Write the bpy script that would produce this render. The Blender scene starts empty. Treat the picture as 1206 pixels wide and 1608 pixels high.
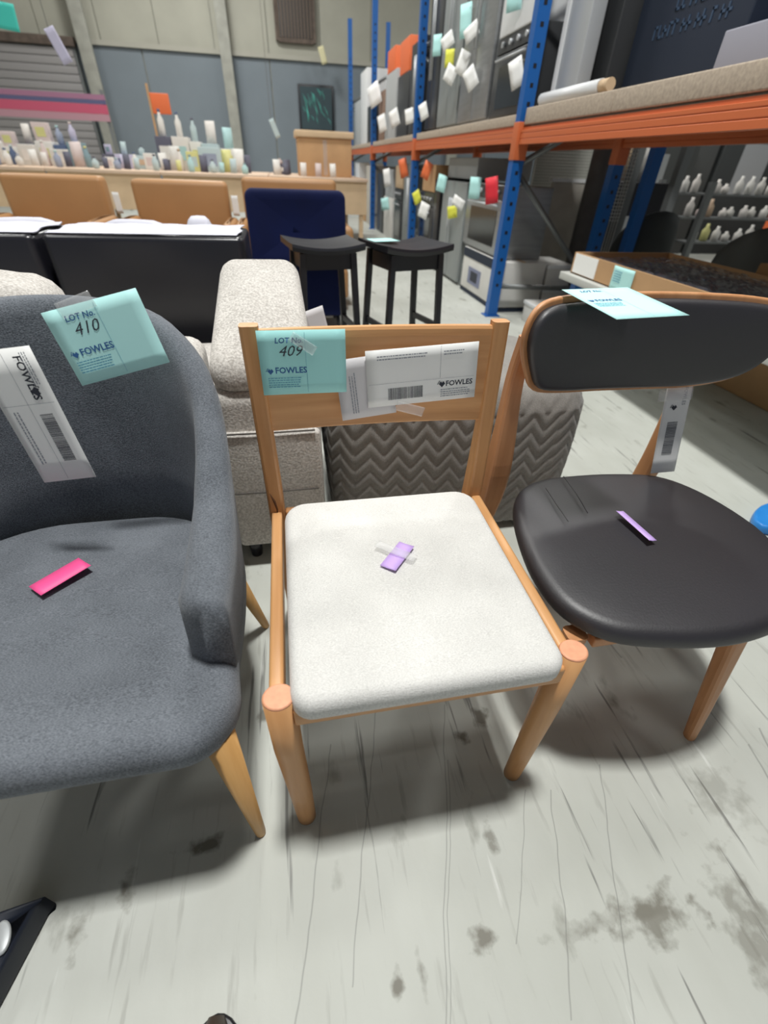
import bpy, bmesh, math, random
from mathutils import Vector, Matrix
random.seed(7)
scn = bpy.context.scene
COL = scn.collection
# ------------------------------------------------------------------ camera
H = 1.08
f_px, hor, nad = 700.0, 545.0, 38.0
pch = math.atan(hor / f_px); rol = math.atan2(nad, f_px * math.tan(math.pi / 2 - pch))
vx, ux = (.978, .2086), (-.2086, .978)          # room axes seen from the camera heading
def to_room(p): return Vector((p[0]*vx[0]+p[1]*vx[1], p[0]*ux[0]+p[1]*ux[1], p[2])).normalized()
F = Vector((0, math.cos(pch), -math.sin(pch))); R0 = Vector((1, 0, 0)); U0 = R0.cross(F)
Rv = math.cos(rol)*R0 + math.sin(rol)*U0; Uv = -math.sin(rol)*R0 + math.cos(rol)*U0
Rv, Uv, F = to_room(Rv), to_room(Uv), to_room(F)
cd = bpy.data.cameras.new('camera'); cam = bpy.data.objects.new('camera', cd); COL.objects.link(cam)
M = Matrix((Rv, Uv, -F)).transposed().to_4x4(); M.translation = (0, 0, H)
cam.matrix_world = M
cd.sensor_fit = 'HORIZONTAL'; cd.sensor_width = 36; cd.lens = f_px / 1206 * 36
cd.clip_start = .02; cd.clip_end = 80
cd.dof.use_dof = True; cd.dof.focus_distance = .95; cd.dof.aperture_fstop = 3.4
scn.camera = cam
# ------------------------------------------------------------------ world, lights, exposure
w = bpy.data.worlds.new('world'); scn.world = w; w.use_nodes = True
w.node_tree.nodes['Background'].inputs[0].default_value = (.80, .86, 1.0, 1)
w.node_tree.nodes['Background'].inputs[1].default_value = .34
scn.view_settings.view_transform = 'Standard'; scn.view_settings.look = 'None'
scn.view_settings.exposure = -0.55; scn.view_settings.gamma = 1.0
scn.view_settings.use_curve_mapping = False
def lamp(x, y, z, sx, sy, power, col=(1, 1, .97), tgt=None):
    l = bpy.data.lights.new('high_bay_light', 'AREA'); l.shape = 'RECTANGLE'; l.size = sx; l.size_y = sy
    l.energy = power; l.color = col
    o = bpy.data.objects.new('high_bay_light', l); COL.objects.link(o); o.location = (x, y, z)
    if tgt: o.rotation_euler = (Vector(tgt)-Vector((x, y, z))).to_track_quat('-Z', 'Y').to_euler()
    return o
lamp(.25, .82, 6.4, .5, .5, 560)
lamp(-3.6, 2.6, 6.4, .7, .7, 110)
lamp(.2, 6.5, 6.4, .8, .8, 260)
lamp(-5.2, 8.5, 6.4, .9, .9, 300)
lamp(-1.5, 12.5, 6.4, 1.2, 1.2, 460)
lamp(6.2, 3.0, 6.4, .8, .8, 150)
lamp(4.3, 7.0, 6.4, .7, .7, 240)  # unseen extra lamp, added to brighten the mesh panel and right-hand stock
lamp(5.8, 10, 6.4, .8, .8, 200)

# ------------------------------------------------------------------ materials
MC = {}
def mat(name, col, rough=.6, metal=0, bump=0, bscale=60, var=0, vscale=8, stretch=(1, 1, 1), spec=.5, emit=0, alpha=1, sheen=0, col2=None, trans=0):
    if name in MC: return MC[name]
    m = bpy.data.materials.new(name); m.use_nodes = True; nt = m.node_tree; n = nt.nodes; L = nt.links
    b = n['Principled BSDF']
    c = (*col, 1)
    b.inputs['Base Color'].default_value = c; b.inputs['Roughness'].default_value = rough
    b.inputs['Metallic'].default_value = metal; b.inputs['Specular IOR Level'].default_value = spec
    b.inputs['Alpha'].default_value = alpha; b.inputs['Sheen Weight'].default_value = sheen
    b.inputs['Transmission Weight'].default_value = trans
    if emit:
        b.inputs['Emission Color'].default_value = c; b.inputs['Emission Strength'].default_value = emit
    tc = n.new('ShaderNodeTexCoord'); mp = n.new('ShaderNodeMapping'); mp.inputs['Scale'].default_value = stretch
    L.new(tc.outputs['Object'], mp.inputs[0])
    if var or col2:
        nz = n.new('ShaderNodeTexNoise'); nz.inputs['Scale'].default_value = vscale; nz.inputs['Detail'].default_value = 5
        L.new(mp.outputs[0], nz.inputs['Vector'])
        cr = n.new('ShaderNodeValToRGB'); cr.color_ramp.elements[0].position = .32; cr.color_ramp.elements[1].position = .68
        k2 = col2 if col2 else tuple(min(1, x*(1+var)) for x in col)
        cr.color_ramp.elements[0].color = (*[x*(1-var) for x in col], 1); cr.color_ramp.elements[1].color = (*k2, 1)
        L.new(nz.outputs['Fac'], cr.inputs[0]); L.new(cr.outputs[0], b.inputs['Base Color'])
    if bump:
        n2 = n.new('ShaderNodeTexNoise'); n2.inputs['Scale'].default_value = bscale; n2.inputs['Detail'].default_value = 3
        L.new(mp.outputs[0], n2.inputs['Vector'])
        bp = n.new('ShaderNodeBump'); bp.inputs['Strength'].default_value = bump; bp.inputs['Distance'].default_value = .003
        L.new(n2.outputs['Fac'], bp.inputs['Height']); L.new(bp.outputs[0], b.inputs['Normal'])
    MC[name] = m; return m
def wood(name, a, b_, axis=2, rough=.42):
    st = [26, 26, 26]; st[axis] = 1.6
    m = mat(name, a, rough, var=.001, vscale=1.5, stretch=tuple(st), col2=b_, bump=.08, bscale=3)
    return m
def weave(name, a, b_, scale=420, rough=.95, bump=.5, dirscale=(1, 1, 1), sheen=.15):
    if name in MC: return MC[name]
    m = bpy.data.materials.new(name); m.use_nodes = True; nt = m.node_tree; n = nt.nodes; L = nt.links; b = n['Principled BSDF']
    b.inputs['Roughness'].default_value = rough; b.inputs['Specular IOR Level'].default_value = .2; b.inputs['Sheen Weight'].default_value = sheen
    tc = n.new('ShaderNodeTexCoord'); mp = n.new('ShaderNodeMapping'); mp.inputs['Scale'].default_value = dirscale
    mp.inputs['Rotation'].default_value = (0, 0, .5)
    L.new(tc.outputs['Object'], mp.inputs[0])
    nz = n.new('ShaderNodeTexNoise'); nz.inputs['Scale'].default_value = scale; nz.inputs['Detail'].default_value = 3
    nb = n.new('ShaderNodeTexNoise'); nb.inputs['Scale'].default_value = 9; nb.inputs['Detail'].default_value = 3
    L.new(mp.outputs[0], nz.inputs['Vector']); L.new(tc.outputs['Object'], nb.inputs['Vector'])
    mx = n.new('ShaderNodeMath'); mx.operation = 'MULTIPLY_ADD'; mx.inputs[1].default_value = .75
    ml = n.new('ShaderNodeMath'); ml.operation = 'MULTIPLY'; ml.inputs[1].default_value = .25
    L.new(nb.outputs['Fac'], ml.inputs[0]); L.new(nz.outputs['Fac'], mx.inputs[0]); L.new(ml.outputs[0], mx.inputs[2])
    cr = n.new('ShaderNodeValToRGB'); cr.color_ramp.elements[0].position = .38; cr.color_ramp.elements[1].position = .62
    cr.color_ramp.elements[0].color = (*a, 1); cr.color_ramp.elements[1].color = (*b_, 1)
    L.new(mx.outputs[0], cr.inputs[0]); L.new(cr.outputs[0], b.inputs['Base Color'])
    bp = n.new('ShaderNodeBump'); bp.inputs['Strength'].default_value = bump; bp.inputs['Distance'].default_value = .002
    L.new(nz.outputs['Fac'], bp.inputs['Height']); L.new(bp.outputs[0], b.inputs['Normal'])
    MC[name] = m; return m

OAK = wood('oak', (.50, .235, .085), (.66, .35, .15))
OAKX = wood('oak_across', (.50, .235, .085), (.66, .35, .15), 0)
OAKY = wood('oak_along', (.52, .255, .095), (.68, .37, .16), 1)
PINEEND = mat('end_grain', (.72, .33, .19), .5, var=.08, vscale=90)
BEECH = wood('beech', (.55, .30, .10), (.70, .42, .17))
WALNUT = wood('warm_oak', (.48, .22, .09), (.60, .30, .14))
CREAM = weave('cream_weave', (.58, .57, .545), (.76, .75, .72), 330, dirscale=(1, 3, 1))
GREYF = weave('charcoal_weave', (.085, .094, .108), (.195, .213, .240), 300, dirscale=(1, 3.2, 1.4))
BOUCLE = weave('boucle', (.40, .375, .345), (.66, .63, .59), 170, bump=.9)
QUILTM = weave('quilt_grey', (.20, .19, .175), (.30, .285, .265), 400, bump=.3)
LEATHER = mat('black_leather', (.016, .014, .018), .50, bump=.10, bscale=240, spec=.9)
SOFABLK = mat('black_sofa_leather', (.012, .012, .017), .30, bump=.03, bscale=90, spec=.6)
TAN = mat('tan_leather', (.42, .22, .09), .5, var=.06, vscale=3, bump=.1, bscale=80)
NAVY = mat('navy_velvet', (.002, .006, .045), .8, var=.2, vscale=3, sheen=.05, spec=.2)
BLKWOOD = mat('black_painted_wood', (.012, .012, .016), .38, spec=.6)
TEAL = mat('teal_card', (.40, .80, .78), .7)
TEALB = mat('pale_teal_card', (.50, .86, .84), .7)
PAPER = mat('white_card', (.90, .90, .88), .6)
PAPER2 = mat('translucent_white_paper', (.68, .66, .67), .6)
INK = mat('ink', (.03, .035, .05), .7); INKB = mat('blue_ink', (.03, .12, .32), .7); INKG = mat('grey_ink', (.30, .32, .36), .7)
INKT = mat('teal_ink', (.12, .36, .50), .7)
TAPE = mat('clear_tape', (.95, .95, .95), .12, alpha=.22, spec=.8)
PINK = mat('pink_tape', (.95, .10, .32), .55); LILAC = mat('lilac_tape', (.62, .42, .86), .55)
BLUE = mat('rack_blue', (.006, .10, .36), .4); ORANGE = mat('rack_orange', (.56, .135, .045), .42)
DARKST = mat('grey_steel', (.20, .21, .21), .45, metal=.4)
SHELFB = mat('chipboard_shelf', (.40, .33, .26), .9, var=.15, vscale=60)
CARD = mat('cardboard', (.50, .30, .15), .85, var=.06, vscale=6)
CARDL = mat('pale_cardboard', (.60, .44, .28), .85, var=.06, vscale=6)
WHITE = mat('white_enamel', (.74, .75, .76), .4); WHITEB = mat('white_cardboard', (.66, .65, .62), .8, var=.05, vscale=5)
STEEL = mat('brushed_steel', (.36, .37, .38), .38, metal=.75, var=.08, vscale=5, stretch=(1, 1, 9))
GLASSB = mat('oven_glass', (.012, .013, .015), .12, spec=.7); CHAR = mat('charcoal_enamel', (.035, .037, .04), .4)
GREYE = mat('grey_enamel', (.24, .26, .26), .45); LAV = mat('lavender_grey_card', (.27, .27, .32), .8)
NAVYC = mat('navy_card', (.006, .014, .034), .7); BLKP = mat('black_plastic', (.010, .010, .014), .35)
GREEN = mat('print_green', (.10, .30, .20), .7); REDC = mat('red_card', (.80, .03, .05), .6); ORC = mat('orange_card', (.75, .16, .05), .6)
YEL = mat('yellow_card', (.75, .75, .08), .6); GREYC = mat('grey_card', (.40, .42, .43), .7)
WALLG = mat('grey_wall_panel', (.17, .20, .225), .8, var=.03, vscale=2); WALLC = mat('cream_wall_panel', (.36, .355, .30), .85, var=.07, vscale=1.3)
CONC = mat('concrete_column', (.30, .30, .265), .85, var=.12, vscale=5); DUSK = mat('dusty_brown', (.10, .075, .06), .8, var=.3, vscale=6)
LSTONE = mat('pale_stone_board', (.48, .45, .40), .85, var=.1, vscale=8)
WIRE = mat('white_wire', (.62, .62, .57), .5)
SILV = mat('silver_grey', (.5, .52, .54), .35, metal=.3)
WRAP = mat('clear_plastic_wrap', (.10, .10, .12), .07, alpha=.5, spec=1.0, bump=.6, bscale=14)

def floor_mat():
    m = bpy.data.materials.new('painted_concrete'); m.use_nodes = True; nt = m.node_tree; n = nt.nodes; L = nt.links; b = n['Principled BSDF']
    tc = n.new('ShaderNodeTexCoord')
    def noise(scale, st=(1, 1, 1), det=4, rot=0, off=(0, 0, 0), dist=0):
        mp = n.new('ShaderNodeMapping'); mp.inputs['Scale'].default_value = st; mp.inputs['Rotation'].default_value = (0, 0, rot); mp.inputs['Location'].default_value = off
        nz = n.new('ShaderNodeTexNoise'); nz.inputs['Scale'].default_value = scale; nz.inputs['Detail'].default_value = det; nz.inputs['Distortion'].default_value = dist
        L.new(tc.outputs['Object'], mp.inputs[0]); L.new(mp.outputs[0], nz.inputs['Vector']); return nz.outputs['Fac']
    def thr(v, a, c):
        r = n.new('ShaderNodeMapRange'); r.inputs[1].default_value = a; r.inputs[2].default_value = c; L.new(v, r.inputs[0]); return r.outputs[0]
    def mth(op, a, c):
        q = n.new('ShaderNodeMath'); q.operation = op; q.use_clamp = False
        for i, x in enumerate((a, c)):
            if isinstance(x, (int, float)): q.inputs[i].default_value = x
            else: L.new(x, q.inputs[i])
        return q.outputs[0]
    def mix(f, a, c, ):
        q = n.new('ShaderNodeMix'); q.data_type = 'RGBA'; q.blend_type = 'MIX'
        L.new(f, q.inputs[0])
        for i, x in ((6, a), (7, c)):
            if isinstance(x, tuple): q.inputs[i].default_value = (*x, 1)
            else: L.new(x, q.inputs[i])
        return q.outputs[2]
    base = mix(thr(noise(1.6), .3, .7), (.46, .475, .43), (.575, .59, .55))
    base = mix(mth('MULTIPLY', thr(noise(14, (1, .35, 1)), .35, .7), .28), base, (.42, .425, .38))
    # fine streaks
    base = mix(mth('MULTIPLY', thr(noise(60, (1, .10, 1), rot=.12), .60, .72), .45), base, (.30, .30, .27))
    base = mix(mth('MULTIPLY', thr(noise(38, (1, .05, 1), off=(3, 1, 0), rot=-.2), .655, .70), .8), base, (.16, .16, .15))
    base = mix(mth('MULTIPLY', thr(noise(30, (1, .09, 1), off=(7, 1, 0), rot=.5), .68, .73), .5), base, (.74, .75, .72))
    # dirt blotches
    base = mix(mth('MULTIPLY', thr(noise(9, (1, .55, 1), 6, off=(2.3, 5, 0)), .64, .74), .75), base, (.13, .125, .095))
    sep = n.new('ShaderNodeSeparateXYZ'); L.new(tc.outputs['Object'], sep.inputs[0])
    wob = noise(28, (1, 1, 1), 5)
    wob2 = noise(5, (1, 1, 1), 3)
    for (x, y, rx, ry, s) in [(.56, .09, .075, .03, .75), (.50, .10, .09, .012, .5), (.235, .112, .018, .018, .9), (.075, .088, .009, .015, .95), (-.258, .348, .035, .012, .9),
                              (.377, .505, .02, .018, .9), (.315, .467, .018, .014, .9), (.309, .264, .01, .022, .7), (.73, .03, .04, .10, .55), (-.47, .24, .012, .03, .7), (-.40, .30, .012, .03, .8),
                              (.84, .25, .05, .06, .35), (-.155, .60, .01, .02, .8), (.12, .095, .006, .03, .6), (1.35, 1.1, .10, .2, .5)]:
        dx = mth('DIVIDE', mth('SUBTRACT', sep.outputs[0], x), rx); dy = mth('DIVIDE', mth('SUBTRACT', sep.outputs[1], y), ry)
        d = mth('SQRT', mth('ADD', mth('MULTIPLY', dx, dx), mth('MULTIPLY', dy, dy)), 0)
        d = mth('ADD', d, mth('MULTIPLY', mth('SUBTRACT', wob, .5), 4.5))
        r = n.new('ShaderNodeMapRange'); r.inputs[1].default_value = 1.3; r.inputs[2].default_value = .3; L.new(d, r.inputs[0])
        base = mix(mth('MULTIPLY', r.outputs[0], s), base, (.15, .14, .11))
    # long cracks and trolley scratches
    for (x, k, wd, y0, y1) in [(.231, .30, .0011, -.3, .55), (.2385, .30, .0009, -.3, .42), (-.035, .22, .0013, -.3, .50), (.06, .26, .0012, .1, .6), (.48, .4, .0012, .0, .32), (.60, .45, .0013, -.1, .35),
                               (1.0, .3, .0022, .1, .33), (1.05, .35, .0022, .1, .36), (.42, .55, .001, .1, .33), (.86, -.1, .003, .6, 1.7), (1.3, .2, .004, .6, 1.6)]:
        yy = mth('SUBTRACT', sep.outputs[1], .33)
        xx = mth('SUBTRACT', mth('SUBTRACT', sep.outputs[0], x), mth('MULTIPLY', yy, k))
        xx = mth('ADD', xx, mth('MULTIPLY', mth('SUBTRACT', wob2, .5), .03))
        a = mth('ABSOLUTE', xx, 0)
        r = n.new('ShaderNodeMapRange'); r.inputs[1].default_value = wd*1.6; r.inputs[2].default_value = wd*.4; L.new(a, r.inputs[0])
        lo = mth('GREATER_THAN', sep.outputs[1], y0); hi = mth('LESS_THAN', sep.outputs[1], y1)
        base = mix(mth('MULTIPLY', mth('MULTIPLY', r.outputs[0], mth('MULTIPLY', lo, hi)), .5), base, (.17, .17, .16))
    L.new(base, b.inputs['Base Color']); b.inputs['Roughness'].default_value = .5; b.inputs['Specular IOR Level'].default_value = .35
    bp = n.new('ShaderNodeBump'); bp.inputs['Strength'].default_value = .15; bp.inputs['Distance'].default_value = .002
    L.new(noise(80), bp.inputs['Height']); L.new(bp.outputs[0], b.inputs['Normal'])
    return m

# ------------------------------------------------------------------ mesh helpers (all in room metres)
def nb(): return bmesh.new()
def smooth(bm):
    for f in bm.faces: f.smooth = True
    return bm
def add_box(bm, x0, x1, y0, y1, z0, z1, r=0, seg=2, M=None):
    t = bmesh.new(); bmesh.ops.create_cube(t, size=1)
    for v in t.verts: v.co = Vector(((x0+x1)/2+v.co.x*(x1-x0), (y0+y1)/2+v.co.y*(y1-y0), (z0+z1)/2+v.co.z*(z1-z0)))
    if r > 0:
        r = min(r, .49*min(abs(x1-x0), abs(y1-y0), abs(z1-z0)))
        bmesh.ops.bevel(t, geom=t.edges[:], offset=r, segments=seg, profile=.6, affect='EDGES')
        if seg > 1: smooth(t)
    if M: bmesh.ops.transform(t, matrix=M, verts=t.verts)
    merge(bm, t); return bm
def merge(bm, t):
    me = bpy.data.meshes.new('t'); t.to_mesh(me); t.free(); bm.from_mesh(me); bpy.data.meshes.remove(me)
def loft(bm, rings, closed=True, cap=True, loop=False, sm=True):
    vs = [[bm.verts.new(p) for p in r] for r in rings]; n = len(rings[0])
    pairs = list(zip(vs[:-1], vs[1:])) + ([(vs[-1], vs[0])] if loop else [])
    for a, b in pairs:
        for i in range(n if closed else n-1):
            j = (i+1) % n
            try: f = bm.faces.new((a[i], a[j], b[j], b[i])); f.smooth = sm
            except ValueError: pass
    if cap and not loop:
        for r, rev in ((vs[0], True), (vs[-1], False)):
            try:
                f = bm.faces.new(r[::-1] if rev else r); f.smooth = False
            except ValueError: pass
    bmesh.ops.recalc_face_normals(bm, faces=bm.faces[:]); return bm
def tube(bm, pts, rad, n=12, sx=1, sy=1):
    pts = [Vector(p) for p in pts]; rads = rad if isinstance(rad, (list, tuple)) else [rad]*len(pts)
    rings = []; t = bmesh.new()
    for i, p in enumerate(pts):
        d = (pts[min(i+1, len(pts)-1)]-pts[max(i-1, 0)]).normalized()
        a = Vector((1, 0, 0)) if abs(d.x) < .9 else Vector((0, 1, 0))
        e2 = d.cross(a).normalized(); e1 = e2.cross(d).normalized()
        rings.append([p + rads[i]*(sx*math.cos(2*math.pi*k/n)*e1+sy*math.sin(2*math.pi*k/n)*e2) for k in range(n)])
    loft(t, rings); merge(bm, t); return bm
def bar(bm, pts, w, d, r=.004):   # rectangular section swept along pts; w along X, d along Y
    pts = [Vector(p) for p in pts]; t = bmesh.new(); rings = []
    for i, p in enumerate(pts):
        ww = w[i] if isinstance(w, (list, tuple)) else w; dd = d[i] if isinstance(d, (list, tuple)) else d
        c = []
        for sx, sy in ((1, 1), (-1, 1), (-1, -1), (1, -1)):
            q = [(sx*(ww/2), sy*(dd/2-r)), (sx*(ww/2-r*.3), sy*(dd/2-r*.3)), (sx*(ww/2-r), sy*dd/2)]
            if sx*sy < 0: q = q[::-1]
            c += q
        rings.append([p+Vector((a, b_, 0)) for a, b_ in c])
    loft(t, rings, sm=False); merge(bm, t); return bm
def revolve(bm, prof, c, n=14, M=None):
    t = bmesh.new(); rings = [[Vector((c[0]+r*math.cos(2*math.pi*k/n), c[1]+r*math.sin(2*math.pi*k/n), c[2]+z)) for k in range(n)] for r, z in prof]
    loft(t, rings)
    if M: bmesh.ops.transform(t, matrix=M, verts=t.verts)
    merge(bm, t); return bm
def catmull(pts, k=6, closed=True):
    P = [Vector(p) for p in pts]; n = len(P); out = []
    for i in range(n if closed else n-1):
        p0, p1, p2, p3 = (P[(i-1) % n], P[i], P[(i+1) % n], P[(i+2) % n]) if closed else (P[max(i-1, 0)], P[i], P[i+1], P[min(i+2, n-1)])
        for j in range(k):
            t = j/k; out.append(.5*((2*p1)+(-p0+p2)*t+(2*p0-5*p1+4*p2-p3)*t*t+(-p0+3*p1-3*p2+p3)*t**3))
    if not closed: out.append(P[-1])
    return out
def rrect(x0, x1, y0, y1, r, k=5, x0b=None, x1b=None):    # rounded (trapezoid) outline, ccw; x0b/x1b = far edge
    x0b = x0 if x0b is None else x0b; x1b = x1 if x1b is None else x1b
    rs = r if isinstance(r, (list, tuple)) else (r, r)
    out = []
    for (cx, cy, a0, rr) in ((x1-rs[0], y0+rs[0], -90, rs[0]), (x1b-rs[1], y1-rs[1], 0, rs[1]), (x0b+rs[1], y1-rs[1], 90, rs[1]), (x0+rs[0], y0+rs[0], 180, rs[0])):
        for i in range(k+1):
            a = math.radians(a0+90*i/k); out.append(Vector((cx+rr*math.cos(a), cy+rr*math.sin(a))))
    return out
def inset(outl, d):
    n = len(outl); o = []
    for i in range(n):
        t = (outl[(i+1) % n]-outl[(i-1) % n]); t = t.normalized() if t.length > 1e-9 else Vector((1, 0))
        o.append(outl[i]+Vector((-t.y, t.x))*d)
    return o
def pad(bm, outl, z0, z1, er, dome=0, M=None, nin=5, er0=None, fn=None):
    """upholstered pad over an outline: rounded edge radius er, crown height dome"""
    er0 = er if er0 is None else er0
    c = sum(outl, Vector((0, 0)))/len(outl); rings = []
    t = bmesh.new()
    def ring(d, z, sc=1):
        o = inset(outl, d); return [Vector((c.x+(p.x-c.x)*sc, c.y+(p.y-c.y)*sc, z)) for p in o]
    rings.append(ring(er0, z0, .5)); 
    for i in range(4):
        a = math.pi/2*i/3; rings.append(ring(er0*(1-math.sin(a)), z0+er0*(1-math.cos(a))))
    for i in range(5):
        a = math.pi/2*i/4; rings.append(ring(er*(1-math.cos(a)), z1-er+er*math.sin(a)))
    for i in range(1, nin+1):
        s = 1-i/(nin+.6); rings.append([Vector((c.x+(p.x-c.x)*s, c.y+(p.y-c.y)*s, z1+dome*(1-s*s))) for p in inset(outl, er)])
    loft(t, rings)
    for f in t.faces: f.smooth = True
    if fn:
        for v in t.verts: v.co = fn(v.co.copy())
    if M: bmesh.ops.transform(t, matrix=M, verts=t.verts)
    merge(bm, t); return bm

def obj(name, bm, m, parent=None, loc=None, **kw):
    me = bpy.data.meshes.new(name)
    off = Vector(parent['_w']) if parent is not None else Vector(loc if loc else (0, 0, 0))
    bmesh.ops.translate(bm, verts=bm.verts, vec=-off); bm.to_mesh(me); bm.free()
    ms = m if isinstance(m, (list, tuple)) else [m]
    for q in ms: me.materials.append(q)
    o = bpy.data.objects.new(name, me); COL.objects.link(o)
    if parent is not None: o.parent = parent
    else: o.location = off
    o['_w'] = tuple(off)
    for k, v in kw.items(): o[k] = v
    return o
def box(name, x0, x1, y0, y1, z0, z1, m, parent=None, r=0, **kw):
    loc = ((x0+x1)/2, (y0+y1)/2, z0)
    return obj(name, add_box(nb(), x0, x1, y0, y1, z0, z1, r), m, parent, loc, **kw)
def thing(name, label, cat, loc, group=None):
    o = bpy.data.objects.new(name, None); COL.objects.link(o); o.location = loc; o['label'] = label; o['category'] = cat; o['_w'] = tuple(loc)
    o.empty_display_size = .1
    if group: o['group'] = group
    return o
def struct(o): o['kind'] = 'structure'; return o
def copy_tree(o, loc, label=None):
    c = o.copy(); COL.objects.link(c); c.location = loc; c['_w'] = tuple(loc)
    if label: c['label'] = label
    def kids(a, b):
        for ch in a.children:
            d = ch.copy(); COL.objects.link(d); d.parent = b; kids(ch, d)
    kids(o, c); return c
def frame(o, rx, up):      # local frame: x right, y up, z out
    rx = Vector(rx).normalized(); up = Vector(up); z = rx.cross(up).normalized(); up = z.cross(rx).normalized()
    M = Matrix((rx, up, z)).transposed().to_4x4(); M.translation = o; return M
def text_bm(s, size, x, y, M, shear=0, bold=0, z=.0006, sx=1):
    cu = bpy.data.curves.new('txt', 'FONT'); cu.body = s; cu.size = size; cu.shear = shear; cu.offset = bold; cu.resolution_u = 2
    ob = bpy.data.objects.new('txt', cu); COL.objects.link(ob)
    me = bpy.data.meshes.new_from_object(ob); t = bmesh.new(); t.from_mesh(me)
    bpy.data.objects.remove(ob); bpy.data.curves.remove(cu); bpy.data.meshes.remove(me)
    for v in t.verts: v.co = Vector((x+v.co.x*sx, y+v.co.y, z))
    bmesh.ops.transform(t, matrix=M, verts=t.verts); return t
def sheet(M, w, h, curl=0, nx=8, ny=6, curly=0, th=.0006, x0=0, y0=0):
    bm = nb(); g = {}
    for s in (0, 1):
        for i in range(nx+1):
            for j in range(ny+1):
                u, v_ = i/nx, j/ny
                z = curl*4*u*(1-u) + curly*(1-v_)**2 - th*s
                g[s, i, j] = bm.verts.new(M @ Vector((x0+u*w, y0+v_*h, z)))
    for i in range(nx):
        for j in range(ny):
            for s in (0, 1):
                q = [g[s, i, j], g[s, i+1, j], g[s, i+1, j+1], g[s, i, j+1]]
                f = bm.faces.new(q if s == 0 else q[::-1]); f.smooth = True
    for i in range(nx):
        for j in (0, ny): bm.faces.new((g[0, i, j], g[0, i+1, j], g[1, i+1, j], g[1, i, j]))
    for j in range(ny):
        for i in (0, nx): bm.faces.new((g[0, i, j], g[0, i, j+1], g[1, i, j+1], g[1, i, j]))
    bmesh.ops.recalc_face_normals(bm, faces=bm.faces[:]); return bm
def rects(M, rs, z=.0007):
    bm = nb()
    for x, y, w_, h_ in rs:
        bm.faces.new([bm.verts.new(M @ Vector(p)) for p in ((x, y, z), (x+w_, y, z), (x+w_, y+h_, z), (x, y+h_, z))])
    return bm
def joinbm(*bs):
    b = nb()
    for x in bs: merge(b, x)
    return b

# ------------------------------------------------------------------ setting
FL = floor_mat()
struct(obj('floor', add_box(nb(), -9, 9, -5, 16.2, -.1, 0), FL, None, (0, 0, 0)))
struct(box('ceiling', -9, 9, -5, 16.2, 7.2, 7.35, mat('ceiling_grey', (.30, .30, .28), .9)))
lw = struct(box('wall_left', -9.2, -9, -5, 16.2, 0, 7.2, WALLC)); struct(box('wall_right', 9, 9.2, -5, 16.2, 0, 7.2, mat('dim_right_wall', (.12, .12, .11), .9)))
wb = struct(box('wall_back', -9, 9, 16.14, 16.4, 0, 7.2, CONC))
for i in range(6):     # grey lower panels between the columns
    x0 = -9+i*3.0
    box('panel', x0+.015, x0+2.985, 16.10, 16.14, 0, 3.08, WALLG, wb)
for i in range(14):    # cream sheet panels above
    x0 = -9+i*18/14
    box('panel', x0+.008, x0+18/14-.008, 16.09, 16.14, 3.16, 7.19, WALLC, wb)
struct(box('trim_1', -9, 9, 16.03, 16.09, 3.08, 3.17, mat('cream_trim', (.36, .35, .30), .8)))
def column(n, x, wd):
    t = struct(thing(n, 'a', 'a', (x, 15.9, 0))); del t['label'], t['category']
    box('web', x-wd/2, x+wd/2, 15.78, 16.02, 0, 7.15, CONC, t, r=.006)
    box('flange', x-wd*.8, x+wd*.8, 15.72, 15.78, 0, 7.15, CONC, t, r=.004)
    box('base_plate', x-wd, x+wd, 15.6, 16.02, 0, .05, DARKST, t)
column('trim_2', -1.02, .16); column('trim_3', -4.15, .18); column('trim_4', 4.9, .18)
# roller door at left
d1 = struct(box('door_1', -8.6, -4.45, 15.98, 16.08, 0, 3.02, GREYE))
for k in range(20): box('slat', -8.55, -4.5, 15.93, 15.98, .02+k*.148, .158+k*.148, mat('door_slat', (.27, .26, .26), .6), d1, r=.01)
box('lintel', -8.7, -4.4, 15.85, 15.98, 3.0, 3.16, DUSK, d1, r=.01)
# louvred window high on the back wall
w1 = struct(thing('window_1', 'a', 'a', (.64, 16.0, 3.42))); del w1['label'], w1['category']
box('pane', .26, 1.12, 16.05, 16.09, 3.45, 5.2, mat('dark_pane', (.03, .025, .022), .3), w1)
for k in range(11): box('slat', .27+k*.078, .31+k*.078, 16.0, 16.05, 3.47, 5.18, mat('brown_slat', (.11, .08, .06), .7), w1)
for a in ((.2, .27, 3.40, 5.25), (1.11, 1.18, 3.40, 5.25)): box('frame', a[0], a[1], 15.98, 16.09, a[2], a[3], DUSK, w1)
box('frame', .27, 1.11, 15.98, 16.09, 3.38, 3.46, DUSK, w1); box('frame', .27, 1.11, 15.98, 16.09, 5.18, 5.25, DUSK, w1)
# dark picture with teal strokes
pt = thing('framed_picture', 'dark framed picture with teal brush strokes hung low on the grey back wall', 'picture', (1.1, 16.05, 1.75))
box('frame', .66, 1.58, 16.03, 16.10, 1.72, 2.66, BLKP, pt, r=.008)
box('canvas', .71, 1.53, 16.015, 16.03, 1.77, 2.61, mat('canvas_dark', (.03, .055, .065), .7), pt)
bm = nb()
for k in range(26):
    a = random.uniform(.75, 1.4); zz = random.uniform(1.85, 2.45); dx = random.uniform(.02, .10); dz = random.uniform(.1, .3)
    tube(bm, [(a, 16.012, min(zz+dz, 2.58)), (a+dx, 16.010, zz+dz*.4), (a+dx*1.2, 16.012, zz)], [.002, .006, .002], 5)
obj('brush_stroke', bm, mat('teal_paint', (.10, .55, .45), .5), pt, kind='stuff')

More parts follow.
